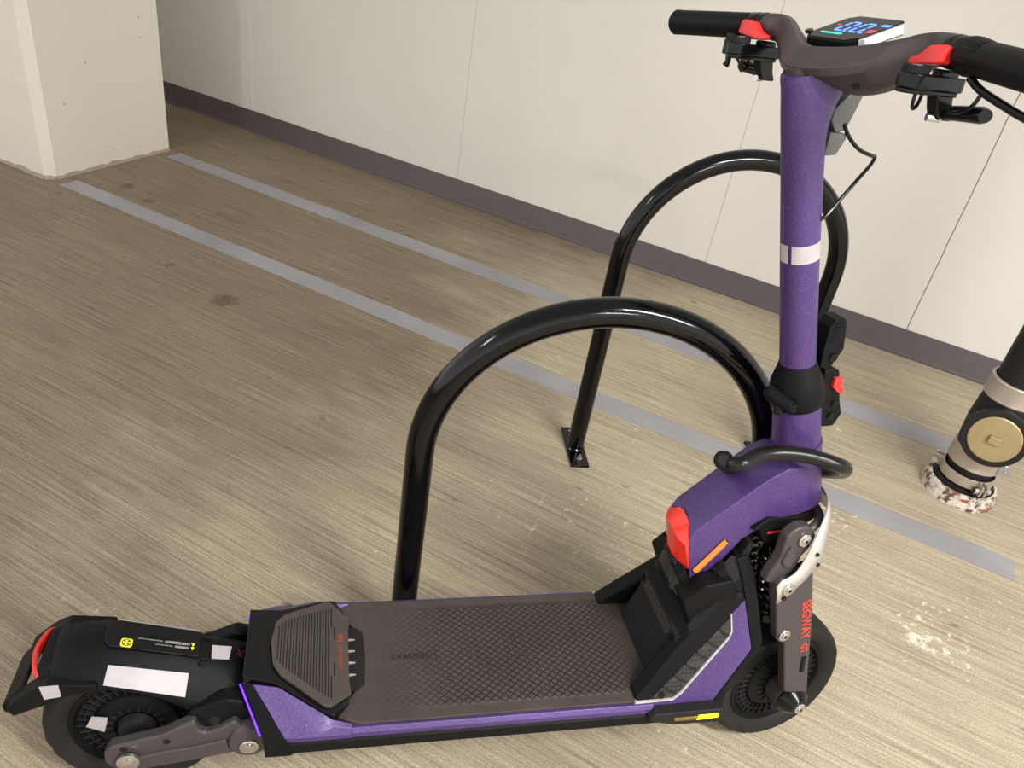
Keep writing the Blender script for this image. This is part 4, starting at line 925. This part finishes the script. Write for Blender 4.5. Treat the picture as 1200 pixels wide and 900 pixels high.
# tape pieces follow the fender faces
def tapeq(q, name='reflective_tape', par=None, lab='strip of white reflective tape'):
    b = MB(); q = [Vector(p) for p in q]; n = (q[1] - q[0]).cross(q[3] - q[0]).normalized()
    if n.z < 0: n = -n
    b.loft([[p for p in q], [p + n * .0007 for p in q]]); return b.build(name, M['tape'], par or fender, label=lab)
tapeq([(-1.162, -.0665, .2720), (-1.158, -.0450, .2905), (-1.047, -.0430, .2600), (-1.050, -.0685, .2370)], lab='long strip of white reflective tape')
tapeq([(-1.167, .0665, .2730), (-1.163, .0450, .2915), (-1.043, .0430, .2595), (-1.046, .0685, .2360)], lab='long strip of white reflective tape')
tapeq([(-1.016, -.024, .2680), (-1.018, .001, .2710), (-.989, .007, .2590), (-.991, -.018, .2575)], lab='small square of white reflective tape')
text('worn_mark', 'K', M['darkredprint'], fender, (-.975, -.008, .2520), (0, 1, 0), (-1, 0, .8), .014, width=.018)
for y_ in (-.034, -.026, .020, .028):
    b = MB(); b.box((-1.026, y_, .268), (.010, .004, .006)); b.build('fender_vent', M['dark'], fender)
# tail end, lamp and flap
b = MB(); rings = []
for x_, s_ in ((-1.234, 1.0), (-1.242, .95), (-1.250, .92), (-1.257, .88)):
    h = [(-.066, .242), (-.066, .268), (-.042, .290), (.042, .290), (.066, .268), (.066, .242)]
    rings.append([(x_, y_ * s_, .262 + (z_ - .262) * s_) for y_, z_ in h])
b.loft(rings); te = b.build('fender_tail', M['plastic'], scooter, bevel=.003)
b = MB(); pts = spline([(-1.250, -.054, .264), (-1.259, -.042, .282), (-1.266, -.018, .285), (-1.268, 0, .285), (-1.266, .018, .285), (-1.259, .042, .282), (-1.250, .054, .264)], 4)
b.loft([[p + Vector((0, 0, .003)), p + Vector((-.003, 0, 0)), p + Vector((-.001, 0, -.016)), p + Vector((.004, 0, -.016)), p + Vector((.004, 0, .002))] for p in pts]); b.build('rear_lamp', plain('dark_red_lens', srgb(190, 36, 24), .25, 0, .5), te, bevel=.001, label='dark red rear lamp')
for sg in (-1, 1):
    b = MB(); b.prism([(-1.212, .280), (-1.236, .283), (-1.256, .274), (-1.277, .256), (-1.296, .238), (-1.288, .221), (-1.240, .241), (-1.219, .255), (-1.17, .262), (-1.17, .275)], min(.044 * sg, .0700 * sg), max(.044 * sg, .0700 * sg))
    fa = b.build('flap_arm', M['plastic'], scooter, bevel=.003)
    if sg < 0: tapeq([(-1.2460, -.0705, .2810), (-1.2200, -.0705, .2820), (-1.2190, -.0705, .2580), (-1.2420, -.0705, .2540)], par=fa, lab='small square of white reflective tape')
b = MB(); b.prism([(-1.272, .258), (-1.278, .261), (-1.310, .220), (-1.308, .207), (-1.300, .205), (-1.288, .226)], -.050, .050); b.build('mud_flap', M['plastic'], scooter, bevel=.003)

# ------------------------------------------------------------------ bicycle lock round stem and rack
def LW(p): return rotm @ Vector(p) + Vector((.1353, 1.2006, 0))
lock = empty('bike_lock', LW((-.24, -.04, .66)), 'black vinyl coated U shaped bike lock around the scooter stem and front rack leg', 'bike lock')
def LL(p): return LW(p) - lock.location
sk = [(-.250, -.062, .6640), (-.238, -.070, .6700), (-.214, -.060, .6760), (-.180, -.055, .6790), (-.140, -.060, .6800), (-.110, -.068, .6780), (-.084, -.078, .6740), (-.062, -.074, .6640), (-.040, -.050, .6400), (-.022, -.010, .6100), (-.016, .040, .5750), (-.022, .090, .5350), (-.045, .130, .5050), (-.070, .146, .4900), (-.100, .140, .4980)]
b = MB(); b.tube([LL(p) for p in spline(sk, 6)], .0118, 18); b.build('shackle', M['rack2'] if 'rack2' in M else plain('black_vinyl_coating', srgb(20, 19, 18), .28, 0, 0, 0, 900, .3), lock, smooth=60)
c0_, c1_ = Vector((-.262, -.058, .668)), Vector((-.100, .150, .500)); dc = (c1_ - c0_).normalized()
b = MB(); b.tube([LL(c0_), LL(c0_ + dc * .002), LL(c1_ - dc * .002), LL(c1_)], [.0130, .0150, .0150, .0130], 24); b.build('crossbar', M['plastic'], lock)
b = MB(); b.cyl(LL(c0_ - dc * .001), LL(c0_ + dc * .001), .009, seg=18); b.build('end_cap', M['dark'], lock)
